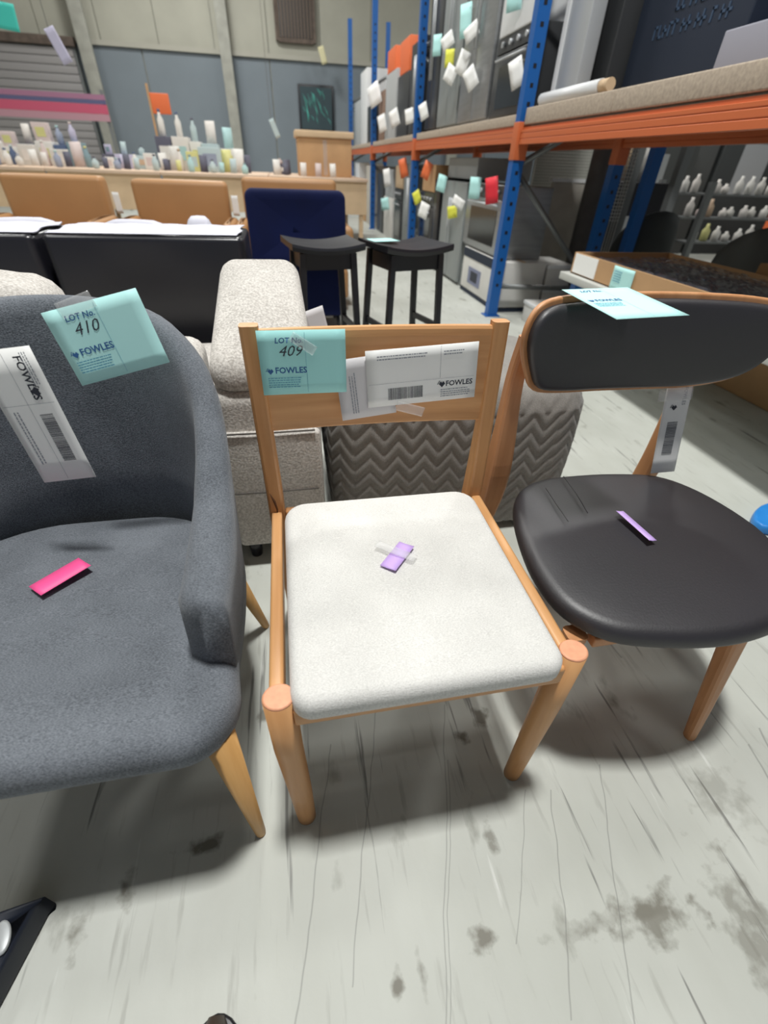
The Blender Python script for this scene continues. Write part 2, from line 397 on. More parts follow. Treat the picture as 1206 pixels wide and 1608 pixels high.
# ------------------------------------------------------------------ HERO: cream seat oak chair
ch = thing('dining_chair', 'light oak chair with cream woven seat, white labels on its top rail', 'chair', (.165, .6, 0))
def oakleg(side, fx, fy, tx, ty):
    bm = nb(); tube(bm, [(fx, fy, 0), (fx+(tx-fx)*.3, fy+(ty-fy)*.3, .13), (tx, ty, .30), (tx, ty, .452)], [.0185, .0215, .0245, .0245], 20, 1, .9)
    l = obj('leg', bm, OAK, ch)
    b2 = nb(); tube(b2, [(tx, ty, .4522), (tx, ty, .4545), (tx, ty, .4555)], [.0243, .0235, .0205], 20, 1, .9)
    obj('end_grain', b2, PINEEND, l, label='pinkish end grain on top of the leg')
oakleg(0, -.060, .362, -.069, .371); oakleg(1, .400, .367, .412, .374)
for sx, xt, xb in ((-1, -.079, -.073), (1, .4035, .4035)):
    pts = catmull([(xb, .925, 0), (xb, .885, .2), (xb, .858, .40), (xb, .852, .5), (xt*.5+xb*.5, .856, .66), (xt, .868, .845)], 4, False)
    wds = [.026+.008*min(1, p.z/.4) for p in pts]; ds = [.028+.022*math.exp(-((p.z-.43)/.16)**2) for p in pts]
    obj('leg', bar(nb(), pts, wds, ds, .006), OAK, ch)
# knot on left post
bm = nb(); tube(bm, [(-.082, .829, .50), (-.0745, .8285, .478), (-.071, .8285, .455), (-.072, .829, .43)], [.0006, .003, .0022, .0006], 8)
obj('knot', bm, mat('knot_brown', (.10, .035, .01), .6), ch, label='dark curved knot on left post')
# back rail, slightly dished
bm = nb(); rings = []
for i in range(17):
    x = -.064+i*(.3885+.064)/16; u = (x-.163)/.23; yb = .868+.010*(1-u*u)
    ring = []
    for zz, dy in ((.640, -.008), (.644, -.0115), (.66, -.012), (.82, -.010), (.832, -.009), (.837, -.006), (.837, .006), (.832, .009), (.66, .010), (.644, .0095), (.640, .006)):
        ring.append(Vector((x, yb-(.845-zz)*.045+dy, zz)))
    rings.append(ring)
loft(bm, rings, sm=False); obj('back_rail', bm, OAKX, ch)
for x, n_ in ((-.073, 'side_rail'), (.4055, 'side_rail')):
    bm = nb(); bar(bm, [(x, .39, 0), (x, .84, 0)], 1, 1) if False else add_box(bm, x-.0115, x+.0115, .388, .842, .405, .447, .006)
    obj(n_, bm, OAKY, ch)
obj('front_rail', add_box(nb(), -.05, .393, .352, .374, .395, .437, .005), OAKX, ch)
obj('rear_rail', add_box(nb(), -.055, .388, .840, .860, .395, .437, .005), OAKX, ch)
cush = nb(); pad(cush, [p for p in rrect(-.052, .386, .338, .832, (.034, .05), 6, x0b=-.055, x1b=.388)], .430, .472, .020, .012, nin=7, er0=.006)
obj('seat', cush, CREAM, ch)

# generic printed pieces -------------------------------------------------------------
def hearts(M, x, y, s, m, parent):
    bm = nb()
    for pts in ([(0, .55), (.28, .95), (.5, .7), (.72, .95), (1, .55), (.5, 0)], ):
        bm.faces.new([bm.verts.new(M @ Vector((x+a*s, y+b_*s, .0009))) for a, b_ in pts])
    for k in range(3):
        bm.faces.new([bm.verts.new(M @ Vector((x+a*s, y+b_*s, .0009))) for a, b_ in ((-.25+.1*k, .5+.2*k), (-.05+.1*k, .55+.2*k), (-.05+.1*k, .68+.2*k), (-.25+.1*k, .6+.2*k))])
    obj('logo', bm, m, parent)
def barcode(M, x, y, w_, h_, parent, vert=False):
    rs = []; c = 0; r = random.Random(3)
    L_ = h_ if vert else w_
    while c < L_:
        t = r.choice((.0006, .0009, .0014)); rs.append((x, y+c, w_, t) if vert else (x+c, y, t, h_)); c += t+r.choice((.0008, .0012))
    obj('barcode', rects(M, rs), INK, parent)
def smallprint(M, x, y, w_, n_, lh, m, parent, seed=1):
    r = random.Random(seed); rs = []
    for k in range(n_):
        c = 0
        while c < w_*.85:
            ww = r.uniform(.002, .007); rs.append((x+c, y-k*lh, min(ww, w_-c), lh*.38)); c += ww+.0012
    return obj('small_print', rects(M, rs), m, parent, kind='stuff')
def lot_card(M, no, label, w_=.152, h_=.112, m=TEAL, curl=.0, curly=0, maker=True, name='lot_card'):
    c = obj(name, sheet(M, w_, h_, curl, curly=curly), m, None, tuple(M.translation), label=label, category='card')
    obj('lettering', text_bm('LOT No.', .0135, .030, h_-.022, M, .15, .0002), INKB, c)
    if no: obj('lettering', text_bm(no, .027, .034, h_-.045, M, .35, -.0001, sx=1.05), INK, c)
    obj('lettering', text_bm('FOWLES', .0155, .026, h_-.076, M, 0, .0003), INKB, c)
    hearts(M, .012, h_-.078, .011, INKB, c)
    smallprint(M, .012, h_-.086, .066, 5, .0042, INKT, c)
    obj('fold_line', rects(M, [(w_*.53, .004, .0005, h_-.008)]), INKT, c)
    return c
# card 409 on the left of the rail
Mc = frame(Vector((-.0655, .832, .726)), (.1615, 0, 0.0), (-.006, .006, .118))
c409 = lot_card(Mc, '409', 'teal card marked 409 taped to the left of the oak chair rail', .158, .117)
obj('adhesive_tape', sheet(Mc @ Matrix.Translation((.055, .100, .0012)) @ Matrix.Rotation(-.6, 4, 'Z'), .05, .018), TAPE, c409)
# white label + thin paper behind it
Mp = frame(Vector((.083, .8305, .665)), (.105, 0, .012), (-.003, .005, .115))
pp = obj('paper_slip', sheet(Mp, .112, .122), PAPER2, None, tuple(Mp.translation), label='thin white paper slip tucked behind the barcode label on the oak rail', category='paper')
smallprint(Mp @ Matrix.Rotation(math.pi/2, 4, 'Z') @ Matrix.Translation((0, 0, 0)), .012, -.026, .09, 3, .005, INKG, pp, 5)
Mw = frame(Vector((.135, .8285, .6915)), (.222, 0, .013), (-.008, .006, .118))
wl = obj('barcode_label', sheet(Mw, .224, .112), PAPER, None, tuple(Mw.translation), label='white barcode label taped across the oak chair rail', category='label')
smallprint(Mw, .022, .098, .110, 2, .0055, INKG, wl, 12); smallprint(Mw, .154, .098, .045, 2, .0055, INKG, wl, 13)
obj('lettering', text_bm('FOWLES', .0150, .160, .030, Mw, 0, .0003), INK, wl)
hearts(Mw, .146, .028, .013, INK, wl)
smallprint(Mw, .150, .022, .068, 4, .0045, INKG, wl, 9)
obj('fold_line', rects(Mw, [(.148, .048, .0005, .062), (.004, .046, .215, .0004)]), INKG, wl)
barcode(Mw, .042, .012, .070, .024, wl)
obj('adhesive_tape', sheet(Mw @ Matrix.Translation((.055, -.01, .0016)) @ Matrix.Rotation(-.35, 4, 'Z'), .06, .02), TAPE, wl)
# lilac tape and clear tape on the cream seat
def tape(name, a, b_, wdt, m, label, cat='tape', lift=.003, curl=.004, loc=None):
    a = Vector(a); b_ = Vector(b_); d = (b_-a); up = Vector((0, 0, 1)); s = up.cross(d).normalized()
    M = frame(a - s*wdt/2 + Vector((0, 0, lift)), d, s)
    return obj(name, sheet(M, d.length, wdt, 0, 10, 2, curly=curl), m, None, tuple(a), label=label, category=cat)
tape('lilac_sticker', (.134, .574, .4870), (.184, .634, .4870), .033, LILAC, 'lilac sticker strip at the middle of the cream seat', 'sticker', .0015, .003)
tape('clear_tape', (.125, .640, .4885), (.19, .588, .4885), .022, TAPE, 'crumpled clear tape strip across the lilac sticker on the cream seat', 'tape', .004, .002)

# ------------------------------------------------------------------ charcoal armchair
ac = thing('armchair', 'charcoal grey fabric tub armchair with tapered beech legs at left', 'chair', (-.45, .62, 0))
XC = -.45
for sx in (1, -1):
    for (yb, yt, r0) in ((.348, .372, .026), (.87, .80, .024)):
        xb = XC+sx*.297; xt = XC+sx*(.280 if yb < .5 else .235)
        bm = nb(); tube(bm, [(xb, yb, 0), (xb+(xt-xb)*.03, yb+(yt-yb)*.03, .008), (xt, yt, .385)], [.009, .0105, r0], 20)
        obj('leg', bm, BEECH, ac)
outl = rrect(XC-.318, XC+.318, .322, .90, (.085, .22), 9, x0b=XC-.285, x1b=XC+.285)
def seatfn(p):
    p.z += -.018*max(0, 1-((p.x-XC)/.30)**2)*max(0, min(1, (p.y-.38)/.4)); return p
sb = nb(); pad(sb, outl, .365, .442, .030, .012, nin=8, fn=seatfn); obj('seat', sb, GREYF, ac)
path = catmull([(.286, .455), (.290, .60), (.278, .74), (.235, .86), (.14, .935), (0, .962), (-.14, .935), (-.235, .86), (-.278, .74), (-.290, .60), (-.286, .455)], 6, False)
def rimz(p):
    y = p.y; x = abs(p.x)
    pts = [(.455, .575), (.60, .598), (.68, .632), (.74, .68), (.80, .735), (.86, .790), (.91, .838), (.935, .855), (.962, .866)]
    for (a, za), (b_, zb) in zip(pts[:-1], pts[1:]):
        if y <= b_: return za+(zb-za)*max(0, (y-a)/(b_-a))
    return pts[-1][1]
rings = []; n = len(path)
for i, p in enumerate(path):
    d = (path[min(i+1, n-1)]-path[max(i-1, 0)]).normalized(); nrm = Vector((d.y, -d.x)); # outward
    zt = rimz(p); zb = .385; ring = []
    endt = 1.0
    th = .052+.024*max(0, min(1, (.80-p.y)/.2))
    e = min(i, n-1-i)
    if e == 0: th *= .55
    if e == 1: th *= .9
    prof = [(-.5, zb), (-.5, zb+.3*(zt-zb)), (-.5, zb+.7*(zt-zb)), (-.5, zt-.03), (-.42, zt-.012), (-.25, zt-.002), (0, zt+.002), (.25, zt-.002), (.42, zt-.012), (.5, zt-.03), (.5, zb+.7*(zt-zb)), (.5, zb+.3*(zt-zb)), (.5, zb), (.3, zb-.015), (-.3, zb-.012)]
    for a, z in prof:
        h = (z-zb)/max(.01, zt-zb); flare = .012*h - .004
        if p.y > .7: flare += .035*h*(min(1, (p.y-.7)/.25))
        off = a*th-(th-.052)/2
        ring.append(Vector((XC+p.x+nrm.x*(off+flare), p.y+nrm.y*(off+flare)-(.012 if False else 0), z)))
    rings.append(ring)
sh = nb(); loft(sh, rings)
for f in sh.faces: f.smooth = True
obj('shell', sh, GREYF, ac)
# card 410 and white label on its back
M4 = frame(Vector((-.377, .846, .752)), (.158, .0, .038), (-.022, .02, .115))
c410 = lot_card(M4, '410', 'pale teal card marked 410 hanging over the charcoal armchair back', .160, .122, TEALB)
obj('adhesive_tape', sheet(M4 @ Matrix.Translation((.03, .105, .001)) @ Matrix.Rotation(.1, 4, 'Z'), .06, .025), TAPE, c410)
Ml = frame(Vector((-.474, .780, .598)), (.088, -.012, .012), (-.072, .035, .24))
l2 = obj('barcode_label', sheet(Ml, .097, .232), PAPER, None, tuple(Ml.translation), label='long white barcode label hanging down inside the charcoal armchair back', category='label')
Mr = Ml @ Matrix.Rotation(math.pi/2, 4, 'Z')   # text runs up the label
Mr2 = Ml @ Matrix.Translation((.097, .232, 0)) @ Matrix.Rotation(-math.pi/2, 4, 'Z')
obj('lettering', text_bm('FOWLES', .019, .012, -.034, Mr2, 0, .0003), INK, l2)
hearts(Mr2, .062, -.034, .016, INK, l2)
smallprint(Mr2, .008, -.014, .060, 3, .004, INKG, l2, 4)
smallprint(Mr2, .10, -.075, .11, 2, .006, INKG, l2, 14)
Mb = Ml @ Matrix.Translation((.057, .038, 0))
barcode(Mb, 0, 0, .022, .085, l2, True)
obj('fold_line', rects(Ml @ Matrix.Translation((0, 0, 0)), [(.004, .142, .088, .0005), (.047, .004, .0005, .225)]), INKG, l2)
tape('pink_sticker', (-.499, .649, .447), (-.437, .716, .447), .045, PINK, 'bright pink sticker strip on the charcoal armchair seat', 'sticker', .004, .004)

# ------------------------------------------------------------------ black leather chair
bc = thing('dining_chair', 'oak chair with a wide black leather seat and curved black backrest', 'chair', (.74, .62, 0))
o2 = catmull([(.595, .378), (.70, .362), (.80, .366), (.90, .392), (.975, .455), (1.015, .56), (1.018, .68), (.990, .79), (.930, .862), (.82, .890), (.70, .896), (.61, .888), (.535, .852), (.482, .768), (.445, .64), (.436, .55), (.452, .465), (.51, .405)], 4)
o2 = [Vector((p.x, p.y)) for p in o2]
def bsf(p):
    u = (p.x-.73)/.3
    p.z += .010*u*u*max(0, 1-abs((p.y-.62)/.3)); return p
bm = nb(); pad(bm, o2, .408, .446, .026, .014, nin=8, er0=.008, fn=bsf); obj('seat', bm, LEATHER, bc)
bm = nb(); pad(bm, inset(o2, .05), .392, .409, .004, 0, nin=2); obj('seat_board', bm, WALNUT, bc)
for k, (x0_, ) in enumerate(((.60,), (.66,))):
    pass
bm = nb(); tube(bm, [(.655, .862, .459), (.642, .78, .465), (.625, .70, .468)], .0011, 6); tube(bm, [(.585, .82, .457), (.572, .74, .464), (.566, .68, .466)], .0011, 6)
obj('crease', bm, LEATHER, bc)
bxc, bhw = .755, .318
def brf(p):     # local (x, z->y) pad bent to an arc ; p.x across, p.y height, p.z thickness toward the sitter
    u = (p.x-bxc)/bhw
    y = .905-.062*u*u - (.88-p.y)*.03
    return Vector((p.x, y-p.z, p.y))
ob = catmull([(.470, .745), (.505, .700), (.58, .683), (.68, .677), (.80, .675), (.92, .682), (1.01, .710), (1.058, .765), (1.068, .83), (1.045, .872), (.98, .884), (.86, .887), (.74, .888), (.60, .888), (.50, .885), (.458, .862), (.445, .81)], 4)
ob = [Vector((p.x, p.y)) for p in ob]
bm = nb(); pad(bm, ob, -.008, .008, .005, 0, nin=3, fn=brf); obj('backrest', bm, WALNUT, bc, label='bent oak plywood backrest shell')
bm = nb(); pad(bm, inset(ob, .011), .008, .030, .014, .006, nin=7, er0=.001, fn=brf); obj('back_pad', bm, LEATHER, bc)
for pts, ww in (([(.868, .372, 0), (.852, .385, .12), (.810, .412, .395)], (.026, .030, .040)), ([(.462, .437, 0), (.465, .437, .12), (.474, .445, .395)], (.026, .030, .040))):
    bm = nb(); bar(bm, pts, list(ww), [.024, .030, .036], .009); obj('leg', bm, WALNUT, bc)
for x in (.492, .955):
    pts = catmull([(x+(.0 if x < .7 else .0), .985, 0), (x, .945, .22), (x, .915, .42), (x, .915, .55), (x, .925, .70), (x, .905 if x > 9 else .908, .80)], 4, False)
    bm = nb(); bar(bm, pts, [.030+.026*math.exp(-((p[2]-.45)/.22)**2) if x < .7 else .036 for p in pts], [.034+.02*math.exp(-((p[2]-.42)/.15)**2) for p in pts], .008); obj('leg', bm, WALNUT, bc)
for y0_, y1_, x_ in ((.42, .91, .54), ): 
    bm = nb(); bar(bm, [(x_, .44, 0), ], .02, .02) if False else add_box(bm, x_-.012, x_+.012, .45, .85, .375, .405, .004); obj('side_rail', bm, WALNUT, bc)
obj('side_rail', add_box(nb(), .90, .924, .45, .85, .375, .405, .004), WALNUT, bc)
obj('cross_rail', add_box(nb(), .50, .92, .42, .445, .375, .400, .004), WALNUT, bc)
# teal card standing on its top edge, white tag on rear post, lilac sticker
M5 = frame(Vector((.542, .712, .886)), (.158, .018, .0), (.052, .19, .014))
c5 = lot_card(M5, '', 'pale teal card lying over the top edge of the black leather backrest', .158, .165, TEALB, 0)
M6 = frame(Vector((.898, .845, .458)), (.085, -.01, .008), (-.012, .050, .21))
l3 = obj('barcode_label', sheet(M6, .064, .225), PAPER, None, tuple(M6.translation), label='white barcode label hanging on the rear post under the black backrest', category='label')
barcode(M6 @ Matrix.Translation((.018, .05, 0)), 0, 0, .026, .085, l3, True)
hearts(M6, .02, .165, .014, INK, l3)
obj('lettering', text_bm('FOWLES', .012, 0, 0, M6 @ Matrix.Translation((.045, .222, 0)) @ Matrix.Rotation(-math.pi/2, 4, 'Z')), INKG, l3)
obj('adhesive_tape', sheet(M6 @ Matrix.Translation((-.02, .19, .003)), .085, .028), TAPE, l3)
tape('lilac_sticker', (.698, .690, .466), (.708, .586, .466), .022, LILAC, 'lilac sticker strip at the middle of the black leather seat', 'sticker', .005, .005)

# ------------------------------------------------------------------ cream boucle sofa seen from behind
sf = thing('boucle_sofa', 'cream boucle sofa seen from behind, between the charcoal and oak chairs', 'sofa', (-.4, 1.5, 0))
def spad(x0, x1, y0, y1, z0, z1, r, dome=.01, er=.04, fn=None, x0b=None, x1b=None):
    bm = nb(); pad(bm, rrect(x0, x1, y0, y1, r, 6, x0b, x1b), z0, z1, er, dome, nin=6, fn=fn, er0=min(er, .02)); return bm
obj('arm', spad(-.235, .055, 1.15, 1.72, .07, .60, .05), BOUCLE, sf)
obj('arm_front_panel', spad(-.225, .05, 1.125, 1.16, .09, .49, .015, 0, .012), BOUCLE, sf)
def hr(p):
    t = (p.y-1.16)/.5; p.z += .172*t*(1 if p.z > .62 else .4)
    s = 1-.13*max(0, t); p.x = -.085+(p.x+.085)*s; return p
obj('headrest', spad(-.225, .050, 1.155, 1.66, .595, .672, .06, .02, .04, hr), BOUCLE, sf)
obj('back_frame', spad(-1.5, -.238, 1.13, 1.34, .07, .70, .05), BOUCLE, sf)
obj('headrest', spad(-1.0, -.55, 1.16, 1.42, .66, .845, .10, .02, .07), BOUCLE, sf)
obj('seat_base', spad(-1.5, -.24, 1.345, 1.95, .07, .40, .05), BOUCLE, sf)
obj('seat_cushion', spad(-1.45, -.25, 1.36, 1.93, .40, .50, .05), BOUCLE, sf)
for x, y in ((-.19, 1.19), (.01, 1.19), (-1.42, 1.2), (0, 1.66)):
    obj('foot', revolve(nb(), [(.012, 0), (.018, .0), (.026, .08)], (x, y, 0)), BLKP, sf)
bm = nb(); 
for z in (.30, .495): tube(bm, [(-.215, 1.1245, z), (-.09, 1.1225, z), (.035, 1.1245, z)], .0025, 6)
obj('seam', bm, mat('seam_brown', (.10, .09, .08), .9), sf)
# ------------------------------------------------------------------ chevron quilted ottoman
def quilt(name, label, x0, x1, y0, y1, z0, z1):
    outl = rrect(x0, x1, y0, y1, .11, 24)
    # resample outline evenly
    P = outl+[outl[0]]; cum = [0]
    for a, b_ in zip(P[:-1], P[1:]): cum.append(cum[-1]+(b_-a).length)
    N = 420; res = []; j = 0
    for i in range(N):
        s = cum[-1]*i/N
        while cum[j+1] < s: j += 1
        t = (s-cum[j])/max(1e-9, cum[j+1]-cum[j]); res.append((P[j].lerp(P[j+1], t), s))
    o = [p for p, s in res]; rings = []
    nrm = [ (a-b_) for a, b_ in zip(inset(o, -.01), o)]; nrm = [q.normalized() for q in nrm]
    zs = [z0+(z1-.08-z0)*k/70 for k in range(71)]
    def rel(s, z):
        tri = abs(((s/.088) % 1)-.5)*2      # zigzag
        q = ((z+.055*tri)/.052) % 1
        ridge = (math.sin(math.pi*q))**.6
        g = min(((s/.044) % 1), 1-((s/.044) % 1))
        return .007*ridge*(1-.35*math.exp(-(g/.08)**2))
    rings.append([Vector((p.x, p.y, z0)) for p in inset(o, .03)])
    for z in zs:
        bulge = .012*math.sin(math.pi*(z-z0)/(z1-z0))
        rings.append([Vector((p.x+m.x*(rel(s, z)+bulge), p.y+m.y*(rel(s, z)+bulge), z)) for (p, s), m in zip(res, nrm)])
    for k in range(1, 9):
        a = math.pi/2*k/8; ins = .075*(1-math.cos(a)); z = z1-.08+.075*math.sin(a)
        rings.append([Vector((p.x+m.x*rel(s, z)*(1-k/9), p.y+m.y*rel(s, z)*(1-k/9), z)) for p, (q, s), m in zip(inset(o, ins), res, nrm)])
    c = Vector(((x0+x1)/2, (y0+y1)/2)); last = inset(o, .075)
    for k in range(1, 10):
        s_ = 1-k/9.5; rings.append([Vector((c.x+(p.x-c.x)*s_, c.y+(p.y-c.y)*s_, z1-.005+.012*(1-s_*s_))) for p in last])
    bm = nb(); loft(bm, rings)
    t = thing(name, label, 'ottoman', (c.x, c.y, 0))
    obj('quilted_cover', bm, QUILTM, t)
    for a, b_ in ((x0+.1, y0+.1), (x1-.1, y0+.1), (x0+.1, y1-.1), (x1-.1, y1-.1)):
        obj('foot', revolve(nb(), [(.02, 0), (.024, 0), (.028, z0+.01)], (a, b_, 0)), BLKP, t)
quilt('quilted_ottoman', 'grey chevron quilted ottoman behind the oak chair', .095, .935, 1.20, 1.80, .035, .56)

# ------------------------------------------------------------------ black leather sofas (backs toward us)
def black_sofa(x0, x1, label):
    t = thing('leather_sofa', label, 'sofa', ((x0+x1)/2, 2.5, 0), 'black sofas behind the boucle sofa')
    obj('back', spad(x0, x1, 2.10, 2.46, .06, .835, .03, .0, .018), SOFABLK, t)
    obj('seat_base', spad(x0+.02, x1-.02, 2.465, 3.1, .06, .34, .04), SOFABLK, t)
    obj('seat_cushion', spad(x0+.13, x1-.13, 2.465, 3.08, .34, .46, .05), SOFABLK, t)
    for a, b_ in ((x0, x0+.13), (x1-.13, x1)): obj('arm', spad(a, b_, 2.465, 3.1, .345, .62, .04), SOFABLK, t)
    for a in (x0+.1, x1-.1):
        for y in (2.18, 2.9): obj('foot', revolve(nb(), [(.02, 0), (.03, .07)], (a, y, 0)), STEEL, t)
    bm = nb(); tube(bm, [(x0+.03, 2.12, .832), ((x0+x1)/2, 2.12, .838), (x1-.03, 2.12, .832)], .004, 6); obj('piping', bm, SOFABLK, t)
black_sofa(-.885, -.16, 'black leather sofa back with a pale sheen along its top, beside the navy chair')
black_sofa(-1.70, -.905, 'black leather sofa back cut by the left edge of the photo')
# pale cushions and painted glare along their tops
def pillow(cx, cy, cz, sx, sy, sz, rot, m, label, tilt=0):
    bm = bmesh.new(); bmesh.ops.create_uvsphere(bm, u_segments=28, v_segments=14, radius=1)
    for v in bm.verts:
        x, y, z = v.co
        k = lambda a: math.copysign(abs(a)**.55, a)
        r_ = max(abs(x), abs(y), 1e-6)
        v.co = Vector((k(x)*sx/2, k(y)*sy/2, z*sz/2))
    for f in bm.faces: f.smooth = True
    bmesh.ops.transform(bm, matrix=Matrix.Translation((cx, cy, cz)) @ Matrix.Rotation(rot, 4, 'Z') @ Matrix.Rotation(tilt, 4, 'X'), verts=bm.verts)
    return obj('cushion', bm, m, None, (cx, cy, cz-sz/2), label=label, category='cushion')
PALE = mat('pale_fabric_and_glare', (.58, .58, .66), .8, bump=.2, bscale=50)  # cushion fabric, also the colour of the painted glare on the sofa tops
def glare_sheet(x0, x1, y0, y1, zt, label, sag=.07):  # thin pale sheet painted as the glare on the black leather top
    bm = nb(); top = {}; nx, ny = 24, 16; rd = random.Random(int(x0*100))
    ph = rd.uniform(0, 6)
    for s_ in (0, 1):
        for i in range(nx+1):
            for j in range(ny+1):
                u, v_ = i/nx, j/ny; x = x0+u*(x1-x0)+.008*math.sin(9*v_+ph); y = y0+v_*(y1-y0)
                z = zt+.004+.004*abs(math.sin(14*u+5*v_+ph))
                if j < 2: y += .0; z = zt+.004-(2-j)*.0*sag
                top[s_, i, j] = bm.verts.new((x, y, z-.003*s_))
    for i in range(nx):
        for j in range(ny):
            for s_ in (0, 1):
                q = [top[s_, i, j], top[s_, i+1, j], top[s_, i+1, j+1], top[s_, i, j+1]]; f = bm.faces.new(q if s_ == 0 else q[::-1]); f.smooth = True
    return obj('glare_strip', bm, PALE, None, ((x0+x1)/2, (y0+y1)/2, zt), label=label, category='glare_strip')
glare_sheet(-.865, -.18, 2.125, 2.45, .837, 'pale lavender strip painted as leather glare along the top of the right black sofa back')
glare_sheet(-1.66, -.915, 2.125, 2.45, .837, 'pale lavender strip painted as leather glare along the top of the left black sofa back')
pillow(-1.20, 2.72, .655, .42, .15, .36, .25, PALE, 'pale lavender cushion standing on the sofa at far left', 0)
pillow(-.705, 2.72, .655, .42, .15, .36, -.2, PALE, 'pale lavender cushion standing on the black sofa, leaning left of the middle tan armchair', 0)
pillow(-.40, 2.66, .67, .15, .20, .38, .1, PALE, 'small pale cushion beside the navy chair back', 0)

# ------------------------------------------------------------------ navy velvet chair and black stools
nv = thing('side_chair', 'navy blue velvet chair with a tall back behind the black side stool', 'chair', (.1, 4.1, 0))
bm = nb(); pad(bm, [Vector((p.x, p.y)) for p in rrect(-.235, .415, .50, .935, (.03, .05), 6)], -.035, .035, .03, .01, nin=5, fn=lambda p: Vector((p.x, 3.66+.07*((p.x-.09)/.32)**2*-1-(p.z)+.06*(p.y-.5), p.y)))
obj('backrest', bm, NAVY, nv)
obj('seat', spad(-.22, .40, 3.74, 4.22, .12, .58, .04), NAVY, nv)
for x in (-.19, .37):
    for y in (3.79, 4.17):
        bm = nb(); tube(bm, [(x, y, 0), (x*.98, y, .125)], [.012, .018], 12); obj('leg', bm, BLKWOOD, nv)
def stool(label, cx, cy, h, w_, d_, rot):
    t = thing('bar_stool', label, 'stool', (cx, cy, 0)); M = Matrix.Translation((cx, cy, 0)) @ Matrix.Rotation(rot, 4, 'Z')
    bm = nb(); rings = []
    for i in range(15):       # saddle seat
        u = -1+2*i/14; x = u*w_/2; dz = .022*u*u
        rings.append([Vector((x, y, z+dz)) for y, z in ((-d_/2, h-.03), (-d_/2-.004, h-.012), (-d_/2, h), (-d_/4, h-.004), (d_/4, h-.004), (d_/2, h), (d_/2+.004, h-.012), (d_/2, h-.03))])
    loft(bm, rings, sm=False); bmesh.ops.transform(bm, matrix=M, verts=bm.verts); obj('seat', bm, BLKWOOD, t)
    for sx in (-1, 1):
        for sy in (-1, 1):
            bm = nb(); bar(bm, [(sx*(w_/2-.02), sy*(d_/2-.02), 0), (sx*(w_/2-.055), sy*(d_/2-.04), h-.025)], .032, .03, .003); bmesh.ops.transform(bm, matrix=M, verts=bm.verts); obj('leg', bm, BLKWOOD, t)
    for sy in (-1, 1):
        obj('apron', add_box(nb(), -w_/2+.06, w_/2-.06, sy*(d_/2-.045)-.009, sy*(d_/2-.045)+.009, h-.10, h-.028, 0, 1, M), BLKWOOD, t)
        obj('stretcher', add_box(nb(), -w_/2+.045, w_/2-.045, sy*(d_/2-.032)-.009, sy*(d_/2-.032)+.009, .22, .25, 0, 1, M), BLKWOOD, t)
    for sx in (-1, 1):
        obj('apron', add_box(nb(), sx*(w_/2-.06)-.009, sx*(w_/2-.06)+.009, -d_/2+.05, d_/2-.05, h-.10, h-.028, 0, 1, M), BLKWOOD, t)
        obj('stretcher', add_box(nb(), sx*(w_/2-.04)-.009, sx*(w_/2-.04)+.009, -d_/2+.045, d_/2-.045, .33, .36, 0, 1, M), BLKWOOD, t)
    return t
stool('black wooden bar stool in front of the navy velvet chair', .185, 2.70, .745, .37, .34, .16)
stool('black wooden bar stool standing alone on the aisle with a teal card on its seat', .635, 2.72, .74, .40, .34, .30)
Ms = frame(Vector((.47, 2.74, .752)), (.16, .05, 0), (-.03, .10, 0))
obj('lot_card', sheet(Ms, .16, .12), TEALB, None, tuple(Ms.translation), label='pale teal card lying flat on the lone black bar stool', category='card')
Ms = frame(Vector((.060, 1.50, .60)), (.1, .05, .02), (.0, .02, .14))
obj('price_tag', sheet(Ms, .07, .11), PAPER2, None, tuple(Ms.translation), label='grey white tag hanging behind the boucle headrest', category='tag')

# ------------------------------------------------------------------ tan leather armchairs
def tan_chair(x0, x1, zt, label):
    t = thing('tan_armchair', label, 'chair', ((x0+x1)/2, 4.9, 0))
    bm = spad(x0+.02, x1-.02, 5.02, 5.20, .36, zt, .04, .004, .04); obj('backrest', bm, TAN, t)
    obj('seat', spad(x0+.08, x1-.08, 4.35, 5.01, .36, .48, .05), TAN, t)
    obj('base', spad(x0, x1, 4.33, 5.0, .12, .355, .04), TAN, t)
    for a in (x0-.04, x1-.05): obj('arm', spad(a, a+.10, 4.36, 5.01, .36, .66, .03), TAN, t)
    for a in (x0+.06, x1-.06):
        for y in (4.42, 4.92): obj('leg', revolve(nb(), [(.014, 0), (.02, .125)], (a, y, 0)), BLKP, t)
tan_chair(-2.28, -1.46, .925, 'tan leather armchair cut by the left edge of the photo')
tan_chair(-1.28, -.45, .915, 'tan leather armchair in the middle of the row of three')
tan_chair(-.36, .52, .955, 'tan leather armchair behind the navy velvet chair')
for i, (x, z) in enumerate(((-1.385, .84), (-.41, .84))):
    M7 = frame(Vector((x-.03, 5.0, z-.17)), (.06, -.02, 0), (-.01, .0, .16))
    obj('price_tag', sheet(M7, .06, .15), PAPER, None, tuple(M7.translation), label=('white tag hanging between the left and middle tan armchairs', 'white tag hanging between the middle and right tan armchairs')[i], category='tag')

